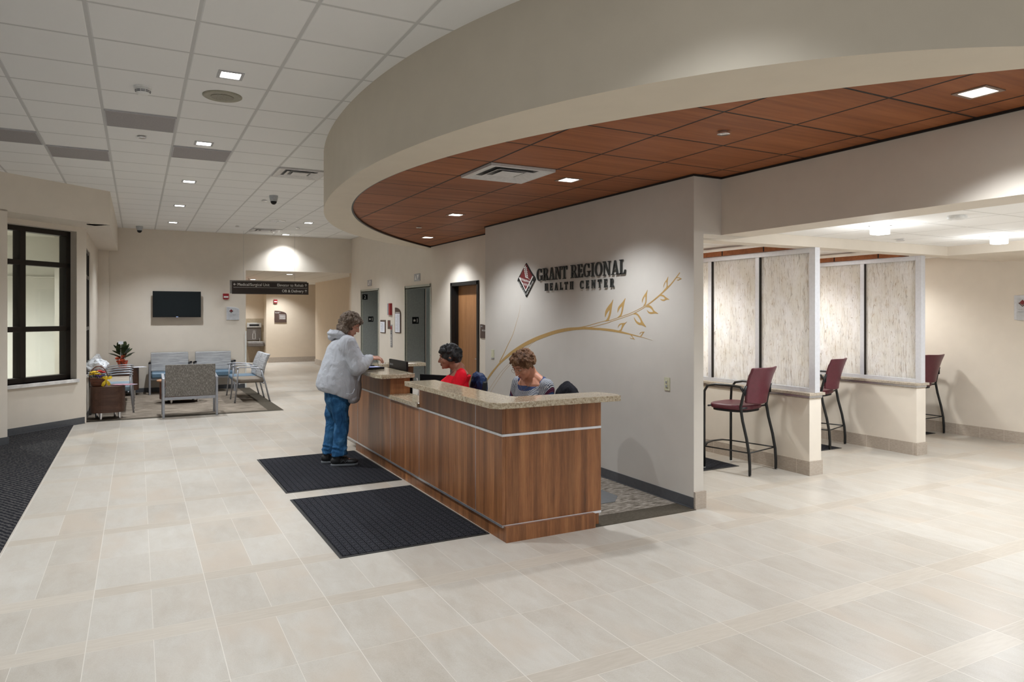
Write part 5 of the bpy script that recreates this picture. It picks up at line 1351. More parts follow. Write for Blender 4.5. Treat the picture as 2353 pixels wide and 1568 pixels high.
# ---------------------------------------------------------------- stools in the bays
def stool(loc, rz, label, first=None):
    if first is not None: return dup(first, loc, rz, label)
    r = empty('bar_stool', loc, rz, label, 'stool', 'maroon stools of the registration bays')
    SH = 0.715; W2 = 0.265
    # seat faces local +Y
    g = G(); n = 30
    pts = []
    for i in range(n):
        t = 2*PI*i/n; e = 3.2
        pts.append((0.245*math.copysign(abs(math.cos(t))**(2/e), math.cos(t))*(1+0.04*math.sin(t)), 0.02+0.235*math.copysign(abs(math.sin(t))**(2/e), math.sin(t))))
    g.prism(pts, SH-0.055, SH); g.build('seat', MAROONV, r, bevel=0.024, seg=4)
    g = G(); g.prism([(x*0.9, y*0.9) for x, y in pts], SH-0.08, SH-0.052); g.build('seat_pan', BLACKP, r, bevel=0.006)
    # backrest: curved shell wide at the top
    vs = []; fs = []; m_, k_ = 9, 10
    for s_ in (0, 1):
        for i in range(m_):
            u = i/(m_-1); z = SH+0.03+0.375*u
            w = 0.205+0.035*u**2+0.030*math.sin(PI*u)*0.6; yb = -0.245-0.10*u**1.6-0.0*u
            for j in range(k_+1):
                v = -1+2*j/k_
                zz = z - (0.020*(1-v*v)*(1-u) if True else 0) + 0.02*abs(v)**3*u - (0.05*abs(v)**4*(1 if u > 0.8 else 0)*(1-0.6))
                vs.append((w*v, yb+0.045*v*v-0.02*(1-v*v)-(0.030*s_), zz))
    row = k_+1; off = m_*row
    for s_ in (0, 1):
        for i in range(m_-1):
            for j in range(k_): a = s_*off+i*row+j; fs.append((a,a+1,a+row+1,a+row))
    for i in range(m_-1):
        for j in (0, k_): a = i*row+j; fs.append((a,a+row,a+row+off,a+off))
    for j in range(k_):
        for i in (0, m_-1): a = i*row+j; fs.append((a,a+1,a+1+off,a+off))
    g = G(); g.add(vs, fs); g.build('backrest', MAROONV, r, smooth=True, bevel=0.010, seg=2, auto=50)
    for sx in (-1, 1):
        x = sx*W2
        g = G(); g.tube([(x,-0.30,0),(x,-0.30,0.10),(x,-0.292,0.22),(x*0.995,-0.262,0.38),(x*0.99,-0.215,0.56),(x*0.98,-0.190,0.70),(x*0.955,-0.215,0.82),(x*0.94,-0.245,0.93)], 0.0155, 10); g.build('leg', BLACKM, r, smooth=True)
        g = G(); g.tube([(x,0.25,0),(x,0.25,0.70)], 0.0145, 10); g.build('leg', BLACKM, r, smooth=True)
        g = G(); g.tube([(x*0.96,-0.225,0.86),(x,-0.19,0.915),(x*1.02,-0.10,0.925),(x*1.03,0.10,0.925),(x*1.03,0.20,0.905),(x*1.02,0.245,0.84),(x,0.25,0.69)], 0.018, 10, ry=0.013); g.build('armrest', BLACKM, r, smooth=True)
        g = G(); g.box(x-0.02 if sx>0 else x+0.005,-0.25,0.83,x-0.005 if sx>0 else x+0.02,-0.22,0.90); g.build('back_bracket', BLACKP, r, bevel=0.004)
        for y in (-0.30,0.25):
            g = G(); g.cyl((x,y,0), 0.015, 0.0, 0.008, 12); g.build('foot_glide', WHITEP, r)
        g = G(); g.tube([(x,-0.292,0.235),(x,0.25,0.235)], 0.007, 8); g.build('stretcher', BLACKM, r, smooth=True)
    g = G(); g.tube([(-W2,-0.292,0.235),(W2,-0.292,0.235)], 0.007, 8); g.build('stretcher', BLACKM, r, smooth=True)
    g = G(); g.tube([(-W2,0.25,0.235),(-W2*0.6,0.30,0.25),(0,0.325,0.252),(W2*0.6,0.30,0.25),(W2,0.25,0.235)], 0.024, 8, ry=0.008); g.build('foot_rest', BLACKM, r, smooth=True)
    g = G(); g.tube([(-W2,-0.19,0.685),(W2,-0.19,0.685)], 0.010, 8); g.tube([(-W2,0.20,0.685),(W2,0.20,0.685)], 0.010, 8); g.build('seat_frame', BLACKM, r, smooth=True)
    return r
a1 = math.radians(13)
def at_rear(cx, cy, a): return (cx - (-0.30)*-math.sin(a)*1.0, cy + 0.30*math.cos(a), 0)
s0 = stool((5.88-0.30*math.sin(a1), 5.375+0.30*math.cos(a1), 0.006), a1, 'maroon stool with black arms in the bay nearest the reception desk')
a2 = math.radians(18)
stool((7.865-0.30*math.sin(a2), 5.98+0.30*math.cos(a2), 0.006), a2, 'maroon stool in the middle bay, between the two half walls', s0)
a3 = math.radians(3)
stool((9.805-0.30*math.sin(a3), 5.93+0.30*math.cos(a3), 0.006), a3, 'maroon stool in the last bay by the side wall, half hidden by the half wall', s0)
# desk counters at the back of the bays
for x0, x1, lb in ((4.40,6.18,'first'),(6.42,8.19,'middle'),(8.43,10.15,'last')):
    g = G(); g.box(x0,6.75,0.97,x1,7.4,1.01); g.box(x0+0.02,7.35,0,x1-0.02,7.4,0.97); o = g.build('bay_counter', plain('bay_laminate', (0.35,0.22,0.12), 0.4)); tag(o, 'standing height counter at the back of the %s registration bay'%lb, 'counter', 'counters of the registration bays')
# ---------------------------------------------------------------- office chairs
def office_chair(label, loc, rz, coverm=None, backm=BLACKP):
    """faces local +X"""
    r = empty('office_chair', loc, rz, label, 'office chair', 'office chairs behind the desk')
    g = G(); n = 28
    g.prism([(0.23*math.copysign(abs(math.cos(t))**.6, math.cos(t)), 0.24*math.copysign(abs(math.sin(t))**.6, math.sin(t))) for t in [2*PI*i/n for i in range(n)]], 0.44, 0.51); g.build('seat', backm, r, bevel=0.02, seg=3)
    g = G(); vs = []; fs = []; m_ = 8
    for i in range(m_):
        u = i/(m_-1); z = 0.56+0.46*u; w = 0.23-0.04*u*u; x = -0.26-0.06*u
        for v in (-1,-.5,0,.5,1): vs.append((x+0.03*v*v, w*v, z-0.02*abs(v)**3*u*2))
        for v in (1,.5,0,-.5,-1): vs.append((x+0.03*v*v-0.05, w*v, z-0.02*abs(v)**3*u*2))
    for i in range(m_-1):
        for j in range(10): a = i*10; fs.append((a+j,a+(j+1)%10,a+10+(j+1)%10,a+10+j))
    fs.append(tuple(range(9,-1,-1))); fs.append(tuple(range(10*m_-10,10*m_)))
    g.add(vs, fs); g.build('backrest', backm, r, smooth=True, bevel=0.008, auto=50)
    g = G(); g.cyl((0,0,0), 0.028, 0.10, 0.44, 14); g.build('gas_column', BLACKM, r)
    g = G()
    for k in range(5):
        a = 2*PI*k/5; g.tube([(0,0,0.11),(0.29*math.cos(a),0.29*math.sin(a),0.075)], 0.02, 8)
    g.build('star_base', BLACKM, r)
    for k in range(5):
        a = 2*PI*k/5; g = G(); g.ell((0.29*math.cos(a),0.29*math.sin(a),0.036), (0.03,0.03,0.028), 10, 8); g.build('caster', BLACKP, r)
    g = G(); g.tube([(-0.2,0,0.47),(-0.31,0,0.50),(-0.33,0,0.62)], 0.02, 8); g.build('back_support', BLACKM, r)
    return r

# ---------------------------------------------------------------- people
def cloth_mat(name, col, bump=0.35, fold=9, rough=0.85, speck=0.06):
    m = Mat(name, rough, 0, col, 0.15)
    p, x, y, z = m.co()
    n = m.noise(p, 420, 2); f = m.noise(m.vec(x, y, z*0.5), fold, 4, 0.55, 1.2)
    m.color(m.ramp(n, [(0.3, tuple(c*(1-speck) for c in col)), (0.7, tuple(min(1,c*(1+speck)) for c in col))]))
    m.bump(f*1.0 + n*0.02, bump, 0.05); return m.m
def skin_mat(name, col):
    m = Mat(name, 0.5, 0, col, 0.35)
    p = m.co()[0]; n = m.noise(p, 25, 3); n2 = m.noise(p, 6, 2)
    m.color(m.mix(n2*0.4, m.ramp(n, [(0.3, tuple(c*0.93 for c in col)), (0.7, col)]), (col[0]*1.02, col[1]*0.80, col[2]*0.78)))
    try: m.b.inputs['Subsurface Weight'].default_value = 0.08; m.b.inputs['Subsurface Radius'].default_value = (0.02,0.008,0.004)
    except Exception: pass
    return m.m
def hair_mat(name, lo, mid, hi, sc=60):
    m = Mat(name, 0.55, 0, mid, 0.35)
    p, x, y, z = m.co(); n = m.noise(m.vec(x, y, z*0.35), sc, 4, 0.7, 1.5); n2 = m.noise(p, 7, 2)
    m.color(m.ramp(n*0.6+n2*0.4, [(0.36, lo), (0.5, mid), (0.64, hi)])); m.bump(n, 0.9, 0.012); return m.m
_disp = {}
def disp_tex(size):
    if size not in _disp:
        t = bpy.data.textures.new('folds', 'CLOUDS'); t.noise_scale = size; t.noise_depth = 2; _disp[size] = t
    return _disp[size]
def fuse(g, name, mat, parent, voxel, smooth=6, disp=0.0, dsize=0.1):
    """one continuous skin over the laid-out volumes"""
    o = g.build(name, mat, parent)
    q = o.modifiers.new('skin', 'REMESH'); q.mode = 'VOXEL'; q.voxel_size = voxel; q.use_smooth_shade = True
    s = o.modifiers.new('relax', 'SMOOTH'); s.factor = 0.5; s.iterations = smooth
    if disp:
        d = o.modifiers.new('folds', 'DISPLACE'); d.texture = disp_tex(dsize); d.strength = disp; d.mid_level = 0.5
        d.texture_coords = 'LOCAL'
    return o
def RX(a): return Matrix.Rotation(a, 3, 'X')
def RY(a): return Matrix.Rotation(a, 3, 'Y')
def RZ(a): return Matrix.Rotation(a, 3, 'Z')
class Head:
    """head frame: front +X, origin at the middle of the skull"""
    def __init__(s, c, pitch, yaw=0, k=1.0): s.c = Vector(c); s.R = RZ(yaw) @ RY(pitch); s.k = k
    def P(s, x, y, z): return s.c + s.R @ (Vector((x,y,z))*s.k)
    def E(s, g, p, r, R=None, n=14, m=10): g.ell(s.P(*p), tuple(q*s.k for q in r), n, m, s.R @ R if R is not None else s.R)
    def skull(s, g, full=1.0):
        E = s.E
        E(g, (-0.008,0,0.022), (0.098,0.076,0.090), n=24, m=16)         # cranium
        E(g, (0.030,0,-0.030), (0.062,0.062,0.080), n=20, m=14)         # face
        E(g, (0.042,0,-0.078), (0.040,0.040*full,0.034), n=16, m=10)    # jaw
        E(g, (0.073,0,-0.098), (0.016,0.018,0.014))                     # chin
        E(g, (0.076,0,0.030), (0.018,0.050,0.014))                      # brow
        for sy in (-1, 1):
            E(g, (0.062,sy*0.040*full,-0.030), (0.026,0.022,0.026))     # cheek
            E(g, (0.088,sy*0.012,-0.040), (0.010,0.009,0.008))          # nostril
            E(g, (-0.002,sy*0.079,-0.012), (0.017,0.008,0.030), RZ(0))  # ear
            E(g, (-0.006,sy*0.083,-0.006), (0.012,0.006,0.020))
        a, b = s.P(0.083,0,0.018), s.P(0.108,0,-0.032)
        g.cone(a, b, 0.0085*s.k, 0.0125*s.k, 12)                        # nose
        E(g, (0.083,0,-0.062), (0.014,0.022,0.0075)); E(g, (0.080,0,-0.074), (0.013,0.019,0.0075))   # lips
    def neck(s, g, base, r=0.055):
        g.cone(s.P(-0.02,0,-0.055), base, r*0.95, r*1.1, 16)
    def face(s, par, lipm, eyem, whitem, browm, closed=False):
        for sy in (-1, 1):
            g = G(); s.E(g, (0.0800,sy*0.030,0.002), (0.0095,0.0125,0.0060), n=12, m=8); g.build('eye', whitem, par, smooth=True)
            g = G(); s.E(g, (0.0868,sy*0.031,0.001), (0.0040,0.0055,0.0050), n=10, m=8); g.build('iris', eyem, par, smooth=True)
            g = G(); s.E(g, (0.0812,sy*0.030,0.0085), (0.0110,0.0150,0.0060), n=12, m=8); g.build('eyelid', lipm[1], par, smooth=True)
            g = G(); g.tube([s.P(0.092,sy*0.014,0.026), s.P(0.093,sy*0.032,0.032), s.P(0.080,sy*0.050,0.026)], 0.0032*s.k, 6); g.build('eyebrow', browm, par, smooth=True)
        g = G(); s.E(g, (0.0915,0,-0.0620), (0.0085,0.021,0.0050)); s.E(g, (0.0885,0,-0.0730), (0.0085,0.018,0.0055)); g.build('lips', lipm[0], par, smooth=True)
def hand(g, wrist, R, k=1.0, curl=0.9, side=1, spread=0.06):
    """palm + five fingers; hand frame: fingers +X, palm faces -Z, thumb on the +Y*side edge"""
    P = lambda x, y, z: Vector(wrist) + R @ (Vector((x, y*side, z))*k)
    g.cone(P(-0.05,0,0), P(0.01,0,0), 0.026*k, 0.024*k, 12)
    for y in (-0.028,-0.010,0.009,0.026): g.cone(P(0.005,y*0.6,0), P(0.078,y,0.0), 0.0145*k, 0.0115*k, 10)
    L = {0.026:(0.042,0.026,0.020), 0.009:(0.047,0.029,0.021), -0.010:(0.043,0.027,0.020), -0.028:(0.034,0.020,0.018)}
    for i, (y, ls) in enumerate(L.items()):
        p = Vector((0.080, y, 0)); a = -0.15-0.04*i; d = spread*(y/0.028)
        rr = 0.0092
        for j, l in enumerate(ls):
            a2 = a - curl*(0.42 if j == 0 else 0.62)
            q = p + Vector((math.cos(a2)*l, d*l, math.sin(a2)*l)); g.cone(P(*p), P(*q), rr*k, (rr-0.0009)*k, 8); p = q; a = a2; rr -= 0.0009
    p0, p1, p2, p3 = (0.012,0.022,-0.004), (0.040,0.046,-0.016), (0.066,0.052,-0.030), (0.086,0.046,-0.042)
    g.cone(P(*p0), P(*p1), 0.0150*k, 0.0115*k, 8); g.cone(P(*p1), P(*p2), 0.0110*k, 0.0095*k, 8); g.cone(P(*p2), P(*p3), 0.0095*k, 0.0080*k, 8)
def hair_clump(g, H, n, rng, zmin, xmax, r0, r1, seed=1, base=1.0, dip=0.0):
    """tufts over the scalp, leaving the face free"""
    rnd = random.Random(seed)
    H.E(g, (-0.016,0,0.032), (0.104*base,0.086*base,0.094*base), n=22, m=14)
    c = 0; tries = 0
    while c < n and tries < 20000:
        tries += 1
        u = Vector((rnd.gauss(0,1), rnd.gauss(0,1), rnd.gauss(0,1))).normalized()
        p = Vector((-0.012+u.x*0.108*base, u.y*0.092*base, 0.028+u.z*0.100*base))
        if p.x > xmax and p.z < 0.055: continue
        if p.z < zmin + (0.02 if p.x > -0.02 else 0): continue
        if abs(p.y) > 0.045 and p.x > min(0.035, xmax-0.005) and p.z < 0.035: continue
        r = rnd.uniform(r0, r1); H.E(g, tuple(p), (r*rnd.uniform(.8,1.4), r*rnd.uniform(.8,1.3), r*rnd.uniform(.7,1.3)), RZ(rnd.uniform(0,3)) @ RX(rnd.uniform(0,3)), 8, 6); c += 1
EYEW = plain('eye_white', (0.62,0.60,0.57), 0.3, var=0.01); EYEB = plain('iris_dark', (0.03,0.02,0.015), 0.2, var=0.01)
SK1 = skin_mat('skin_fair', (0.50,0.27,0.19)); SK2 = skin_mat('skin_tan', (0.27,0.115,0.07)); SK3 = skin_mat('skin_rosy', (0.52,0.25,0.16))
LIP1 = plain('lip_rose', (0.36,0.13,0.11), 0.4); LIP2 = plain('lip_deep', (0.20,0.06,0.05), 0.4)

# ---- standing woman in the grey hoodie (faces local +X)
wr = empty('person', (2.035,7.875,0.010), math.radians(-14), 'standing woman with curly grey-brown hair in a light grey hoodie and blue jeans', 'person')
H1 = Head((0.085,-0.005,1.562), math.radians(27), math.radians(-4), 1.03)
sh = Vector((0.045,-0.185,1.345)); el = Vector((0.150,-0.235,1.085)); wrk = Vector((0.300,-0.13,1.190))
shl = Vector((0.045,0.185,1.345)); ell_ = Vector((0.190,0.230,1.085)); wrl = Vector((0.325,0.13,1.180))
g = G(); H1.skull(g, 1.08); H1.neck(g, (0.0,0,1.40), 0.058)
g.loft([(0.0,0,0.82,0.15,0.18),(0.0,0,1.0,0.16,0.18),(0.01,0,1.2,0.14,0.17),(0.01,0,1.36,0.10,0.17),(0.01,0,1.42,0.07,0.10)], 20)
for a, b, c in ((sh,el,wrk),(shl,ell_,wrl)): g.cone(a,b,0.052,0.042,12); g.cone(b,c,0.040,0.027,12)
for y, kx, ax in ((-0.09,-0.02,-0.045),(0.09,-0.10,-0.145)): g.cone((-0.02,y,0.84),(kx,y,0.47),0.085,0.055,12); g.cone((kx,y,0.47),(ax,y,0.10),0.055,0.038,12); g.cone((ax,y,0.07),(ax+0.12,y,0.045),0.035,0.03,10)
Rh = Matrix.Identity(3); 
def RD(d, roll=0):
    d = Vector(d).normalized(); z = Vector((0,0,1)); y = z.cross(d).normalized(); z2 = d.cross(y)
    return Matrix((d, y, z2)).transposed() @ RX(roll)
hand(g, wrk+Vector((0.01,0,0)), RD((0.9,0.25,0.0), 0.5), 0.98, 0.95, 1)
hand(g, wrl+Vector((0.01,0,0)), RD((0.9,-0.25,-0.05), -0.4), 0.98, 0.8, -1)
fuse(g, 'body', SK1, wr, 0.0058, 4)
H1.face(wr, (LIP1, SK1), EYEB, EYEW, plain('brow_grey', (0.12,0.09,0.07), 0.6))
HA1 = hair_mat('hair_grey_brown', (0.050,0.030,0.019), (0.16,0.112,0.078), (0.38,0.32,0.27), 75)
g = G(); hair_clump(g, H1, 230, None, -0.060, 0.040, 0.013, 0.024, 4, 0.96)
rnd = random.Random(8)
for i in range(150):
    a = rnd.uniform(0.55*PI, 1.45*PI); q = rnd.uniform(0.080,0.118); z = rnd.uniform(-0.125,0.03)
    q *= 1.0-0.25*max(0, (-z-0.09)/0.05)
    H1.E(g, (-0.006+q*math.cos(a), q*math.sin(a)*0.85, z), (rnd.uniform(.012,.021),)*3, None, 8, 6)
for i in range(60):
    sy = rnd.choice((-1,1)); H1.E(g, (rnd.uniform(-0.06,0.015), sy*rnd.uniform(0.070,0.100), rnd.uniform(-0.105,-0.02)), (rnd.uniform(.012,.020),)*3, None, 8, 6)
for i in range(14): H1.E(g, (0.085+rnd.uniform(-.01,.02), rnd.uniform(-.05,.05), 0.075+rnd.uniform(-.012,.015)), (0.016,0.014,0.011), None, 8, 6)
fuse(g, 'hair', HA1, wr, 0.0055, 1, 0.016, 0.014)
# jeans
JEAN = Mat('blue_denim', 0.8, 0, (0.035,0.10,0.21), 0.15); _p,_x,_y,_z = JEAN.co()
_n = JEAN.noise(JEAN.vec(_x,_y,_z*0.6), 9, 3, 0.6, 1.0); _n2 = JEAN.noise(_p, 500, 2)
JEAN.color(JEAN.ramp(_n*0.75+_n2*0.25, [(0.34,(0.010,0.045,0.115)),(0.50,(0.022,0.090,0.20)),(0.68,(0.07,0.19,0.34))])); JEAN.bump(_n*1.0, 0.5, 0.05)
g = G()
g.loft([(-0.05,0,0.60,0.10,0.15),(-0.045,0,0.72,0.155,0.19),(-0.04,0,0.86,0.165,0.20),(-0.03,0,0.98,0.16,0.19)], 22)
for y, kx, kz, ax in ((-0.092,-0.015,0.50,-0.045),(0.092,-0.105,0.50,-0.150)):
    g.cone((-0.045,y,0.76),(kx-0.01,y,kz+0.06),0.112,0.088,16); g.cone((kx-0.01,y,kz+0.06),(kx+0.004,y,kz-0.02),0.088,0.082,16); g.cone((kx+0.004,y,kz-0.02),(ax+0.004,y,0.17),0.082,0.074,16)
    g.tube([(ax+0.004,y,0.18),(ax+0.012,y,0.115)], [0.080,0.088], 18)
    for z, s in ((0.20,0.012),(0.155,0.014),(0.44,0.008),(0.53,0.006)): g.tube([(ax+0.006+ (kx-ax)*(z-0.15)/0.35+0.0+0.074*math.cos(t)*1.02, y+0.074*math.sin(t)*1.02, z+0.015*math.sin(2*t)) for t in [2*PI*i/14 for i in range(14)]], s, 6, closed=True)
fuse(g, 'jeans', JEAN.m, wr, 0.0085, 3, 0.014, 0.06)
# hoodie
HOOD = cloth_mat('light_grey_fleece', (0.43,0.44,0.47), 0.5, 7, 0.9, 0.10)
g = G()
S = [(-0.050,0,0.835,0.215,0.235),(-0.048,0,0.88,0.240,0.250),(-0.040,0,0.93,0.248,0.258),(-0.030,0,1.02,0.238,0.255),(-0.012,0,1.12,0.220,0.245),(0.000,0,1.22,0.200,0.235),(0.008,0,1.31,0.172,0.215),(0.010,0,1.375,0.135,0.175),(0.020,0,1.42,0.095,0.115)]
g.loft(S, 28)
# shear so that the hem drops towards the front
g.v = [(x, y, z - max(0, (x+0.20))*0.36*max(0, min(1, (1.02-z)/0.15))) for x, y, z in g.v]
g.ell((0.105,-0.03,0.735), (0.085,0.15,0.055), 14, 8)
for a, b, c, sg in ((sh,el,wrk,-1),(shl,ell_,wrl,1)):
    d = (c-b); e = b+d*0.80
    g.cone(a, b, 0.105, 0.088, 16); g.cone(b, b+d*0.45, 0.088, 0.076, 16); g.cone(b+d*0.45, e, 0.074, 0.056, 14); g.cone(e, b+d*0.93, 0.046, 0.043, 12)
    for u in (0.15,0.35,0.55,0.70):
        q = b+d*u; r0 = 0.088-0.04*u; dn = d.normalized(); s1 = dn.cross(Vector((0,0,1))).normalized(); s2 = s1.cross(dn)
        g.tube([q+s1*r0*math.cos(t)+s2*r0*math.sin(t)+dn*0.018*math.sin(t+u*7) for t in [2*PI*i/14 for i in range(14)]], 0.011, 6, closed=True)
fuse(g, 'hoodie', HOOD, wr, 0.009, 4, 0.020, 0.11)
for S_, E_ in ((sh, el), (shl, ell_)):
    dn = (E_-S_).normalized(); q = S_+dn*0.055; s1 = dn.cross(Vector((1,0,0))).normalized(); s2 = s1.cross(dn)
    g = G(); g.tube([q+s1*0.098*math.cos(t)+s2*0.098*math.sin(t)+dn*0.02*math.sin(t) for t in [2*PI*i/26 for i in range(26)]], 0.003, 6, closed=True); g.build("sleeve_seam", HOOD, wr, smooth=True)
g = G()   # hood lying on the shoulders
for rr, zz, s, x0 in ((0.100,1.425,0.028,-0.015),(0.110,1.455,0.024,-0.025),(0.094,1.480,0.018,-0.030)):
    g.tube([(x0+rr*1.12*math.cos(t)*(1.0 if math.cos(t)<0 else 0.95), rr*1.05*math.sin(t), zz-0.055*max(0,math.cos(t))**1.0+0.012*max(0,-math.cos(t))) for t in [2*PI*i/26 for i in range(26)]], s, 10, closed=True)
g.ell((-0.115,0,1.425), (0.050,0.085,0.045), 14, 10)
fuse(g, 'hood', HOOD, wr, 0.0075, 2, 0.012, 0.06)
g = G(); pk = [Vector((0.075+0.035*u, -0.238+0.01*u-0.0*u, 0.83+0.0*u)) for u in (0,1)]
g.tube([(0.035,-0.262,0.815),(0.070,-0.255,0.805),(0.105,-0.240,0.815),(0.125,-0.225,0.86)], 0.006, 6); g.build('pocket_edge', HOOD, wr, smooth=True)
# shoes
SHOE = plain('black_shoe', (0.012,0.012,0.013), 0.5); SOLE = plain('grey_sole', (0.13,0.14,0.15), 0.5)
for y, ax, yaw in ((-0.092,-0.045,0.0),(0.092,-0.150,0.05)):
    g = G(); g.ell((ax-0.035,y,0.055), (0.055,0.040,0.048), 14, 10); g.ell((ax+0.04,y,0.055), (0.08,0.042,0.045), 16, 10); g.ell((ax+0.135,y,0.042), (0.078,0.046,0.032), 16, 10); g.cone((ax-0.01,y,0.06),(ax-0.005,y,0.115),0.046,0.042,12)
    so = fuse(g, 'shoe', SHOE, wr, 0.006, 3)
    g = G(); g.prism([(ax+x, y+w) for x, w in ((-0.088,-0.020),(-0.07,-0.036),(0.0,-0.040),(0.10,-0.047),(0.17,-0.042),(0.208,-0.02),(0.212,0.0),(0.205,0.02),(0.17,0.042),(0.10,0.047),(0.0,0.040),(-0.07,0.036),(-0.088,0.020))], 0.0, 0.024); g.build('sole', SOLE, so, bevel=0.006)
    g = G()
    for k in range(4): g.tube([(ax+0.04+0.018*k,y-0.025,0.098-0.009*k),(ax+0.045+0.018*k,y,0.106-0.010*k),(ax+0.04+0.018*k,y+0.025,0.098-0.009*k)], 0.003, 5)
    g.tube([(ax+0.02,y-0.042,0.04),(ax+0.05,y-0.043,0.07),(ax+0.07,y-0.043,0.04),(ax+0.095,y-0.040,0.065)], 0.0025, 5)
    g.build('laces', SOLE, so, smooth=True)

# ---- seated figures (face local +X)
def seated(loc, rz, label, skin, lean=0.10, hp=30, hy=0, topm=None, hz=1.25, hx=0.16, k=1.0, bulk=1.0, armz=0.80, sleeve=0.75):
    r = empty('person', loc, rz, label, 'person')
    H = Head((hx,0,hz), math.radians(hp), math.radians(hy), k)
    zs = hz-0.150
    g = G(); H.skull(g, 1.06); H.neck(g, (hx-0.10,0,zs+0.035), 0.060*k)
    g.loft([(-0.02,0,0.50,0.14*bulk,0.19),(-0.02,0,0.62,0.14*bulk,0.175),(0.0,0,0.80,0.125*bulk,0.165),(0.02,0,zs-0.10,0.115*bulk,0.17),(hx-0.11,0,zs-0.02,0.095,0.17),(hx-0.10,0,zs+0.03,0.065,0.10)], 20)
    g.ell((0.065,0,zs-0.16), (0.09,0.15,0.07), 16, 10)
    for sy in (-1, 1): g.cone((hx-0.105,sy*0.03,zs+0.045),(hx-0.11,sy*0.15,zs-0.015),0.045,0.040,12)
    g.ell((hx-0.075,0,zs-0.075), (0.060,0.13,0.06), 16, 10)
    A_s = []
    for sy in (-1, 1):
        s_ = Vector((hx-0.11, sy*0.185, zs-0.035)); e = Vector((0.06, sy*0.235, armz+0.01)); w = Vector((0.27, sy*0.14, armz+0.005))
        g.cone(s_,e,0.050,0.040,12); g.cone(e,w,0.038,0.026,12); A_s.append((s_,e,w))
        hand(g, w+Vector((0.01,0,0)), RD((1,-0.15*sy,-0.05), 0), 0.95, 0.55, -sy)
        g.cone((0.0,sy*0.10,0.56),(0.42,sy*0.12,0.56),0.088,0.062,12); g.cone((0.42,sy*0.12,0.55),(0.40,sy*0.12,0.10),0.056,0.038,12)
    fuse(g, 'body', skin, r, 0.0060, 4)
    return r, H, A_s, zs
# striped sweater woman
AX, AY = 3.175, 5.54
r, H, AS, zs = seated((AX,AY,0), math.radians(193), 'seated woman with short auburn hair and glasses in a navy sweater, looking down', SK3, hp=32, hy=-4, hz=1.238, hx=0.135, k=1.03)
H.face(r, (LIP1, SK3), EYEB, EYEW, plain('brow_auburn', (0.14,0.07,0.04), 0.6))
HA2 = hair_mat('hair_auburn', (0.060,0.024,0.010), (0.17,0.080,0.036), (0.36,0.22,0.12), 60)
g = G(); hair_clump(g, H, 260, None, -0.045, 0.030, 0.009, 0.017, 9, 1.0)
rnd = random.Random(3)
for i in range(40): H.E(g, (0.070+rnd.uniform(-.025,.012), rnd.uniform(-.06,.06), 0.085+rnd.uniform(-.015,.02)), (0.020,0.011,0.010), RY(0.5), 8, 6)
fuse(g, 'hair', HA2, r, 0.0050, 3, 0.008, 0.012)
SW = Mat('navy_banded_knit', 0.85, 0, (0.03,0.05,0.12), 0.15); _p,_x,_y,_z = SW.co()
_dx = _x - 0.03; _dz = (_z - (zs+0.03))*1.0
_w = (_dx*_dx*0.8 + _y*_y + _dz*_dz).pw(0.5)*-1.0
_band = _w.lt(-0.155)*_w.gt(-0.262)
_rip = (_w*620).sin()*0.5+0.5; _kn = (_y*500 + _x*500).sin()*0.5+0.5
_br = SW.noise(SW.vec(_y, _w*5, 0), 60, 2)
_grey = SW.ramp(_rip*0.45+_kn*0.3+_br*0.25, [(0.34,(0.04,0.05,0.085)),(0.62,(0.45,0.46,0.48))])
_mar = _w.near(-0.272, 0.010)
_c = SW.mix(_band, (0.022,0.045,0.115), _grey); _c = SW.mix(_mar, _c, (0.07,0.018,0.04)); _c = SW.mix(_w.gt(-0.155), _c, (0.045,0.065,0.15)); SW.color(_c); SW.bump(_rip, 0.4, 0.004)
def torso_top(r, H, AS, zs, mat, hx, bulk=1.0, neck=0.085, sl=0.62, disp=0.014, name='sweater', collar=(0.095,0.112,0.075,0.022)):
    g = G()
    g.loft([(-0.02,0,0.52,0.165*bulk,0.205),(-0.02,0,0.66,0.160*bulk,0.19),(0.0,0,0.82,0.142*bulk,0.182),(0.02,0,zs-0.11,0.135*bulk,0.188),(hx-0.11,0,zs-0.035,0.112*bulk,0.185)], 26)
    g.ell((0.07,-0.07,zs-0.17), (0.085,0.085,0.075), 16, 10); g.ell((0.07,0.07,zs-0.17), (0.085,0.085,0.075), 16, 10)
    for s_, e, w in AS:
        q = e+(w-e)*sl; g.cone(s_, e, 0.068, 0.056, 14); g.cone(e, q, 0.054, 0.042, 12)
        g.cone(s_, Vector((hx-0.115, s_.y*0.60, zs-0.005)), 0.066, 0.050, 12)
    g.ell((hx-0.125,0,zs-0.085), (0.075,0.150,0.085), 18, 12)
    ca, cb, drop, th = collar
    g.tube([(hx-0.085+ca*math.cos(t), cb*math.sin(t), zs-0.030-drop*(0.5+0.5*math.cos(t))**1.3+0.030*max(0,-math.cos(t))) for t in [2*PI*i/28 for i in range(28)]], th, 10, closed=True)
    g.tube([(hx-0.090+(ca+0.012)*math.cos(t), (cb+0.035)*math.sin(t), zs-0.055-drop*1.1*(0.5+0.5*math.cos(t))**1.3+0.010*max(0,-math.cos(t))) for t in [2*PI*i/28 for i in range(28)]], th*1.3, 10, closed=True)
    return fuse(g, name, mat, r, 0.0085, 3, disp, 0.09)
torso_top(r, H, AS, zs, SW.m, 0.125)
GLS = plain('spectacle_frame', (0.45,0.36,0.26), 0.25, 0.9)
g = G()
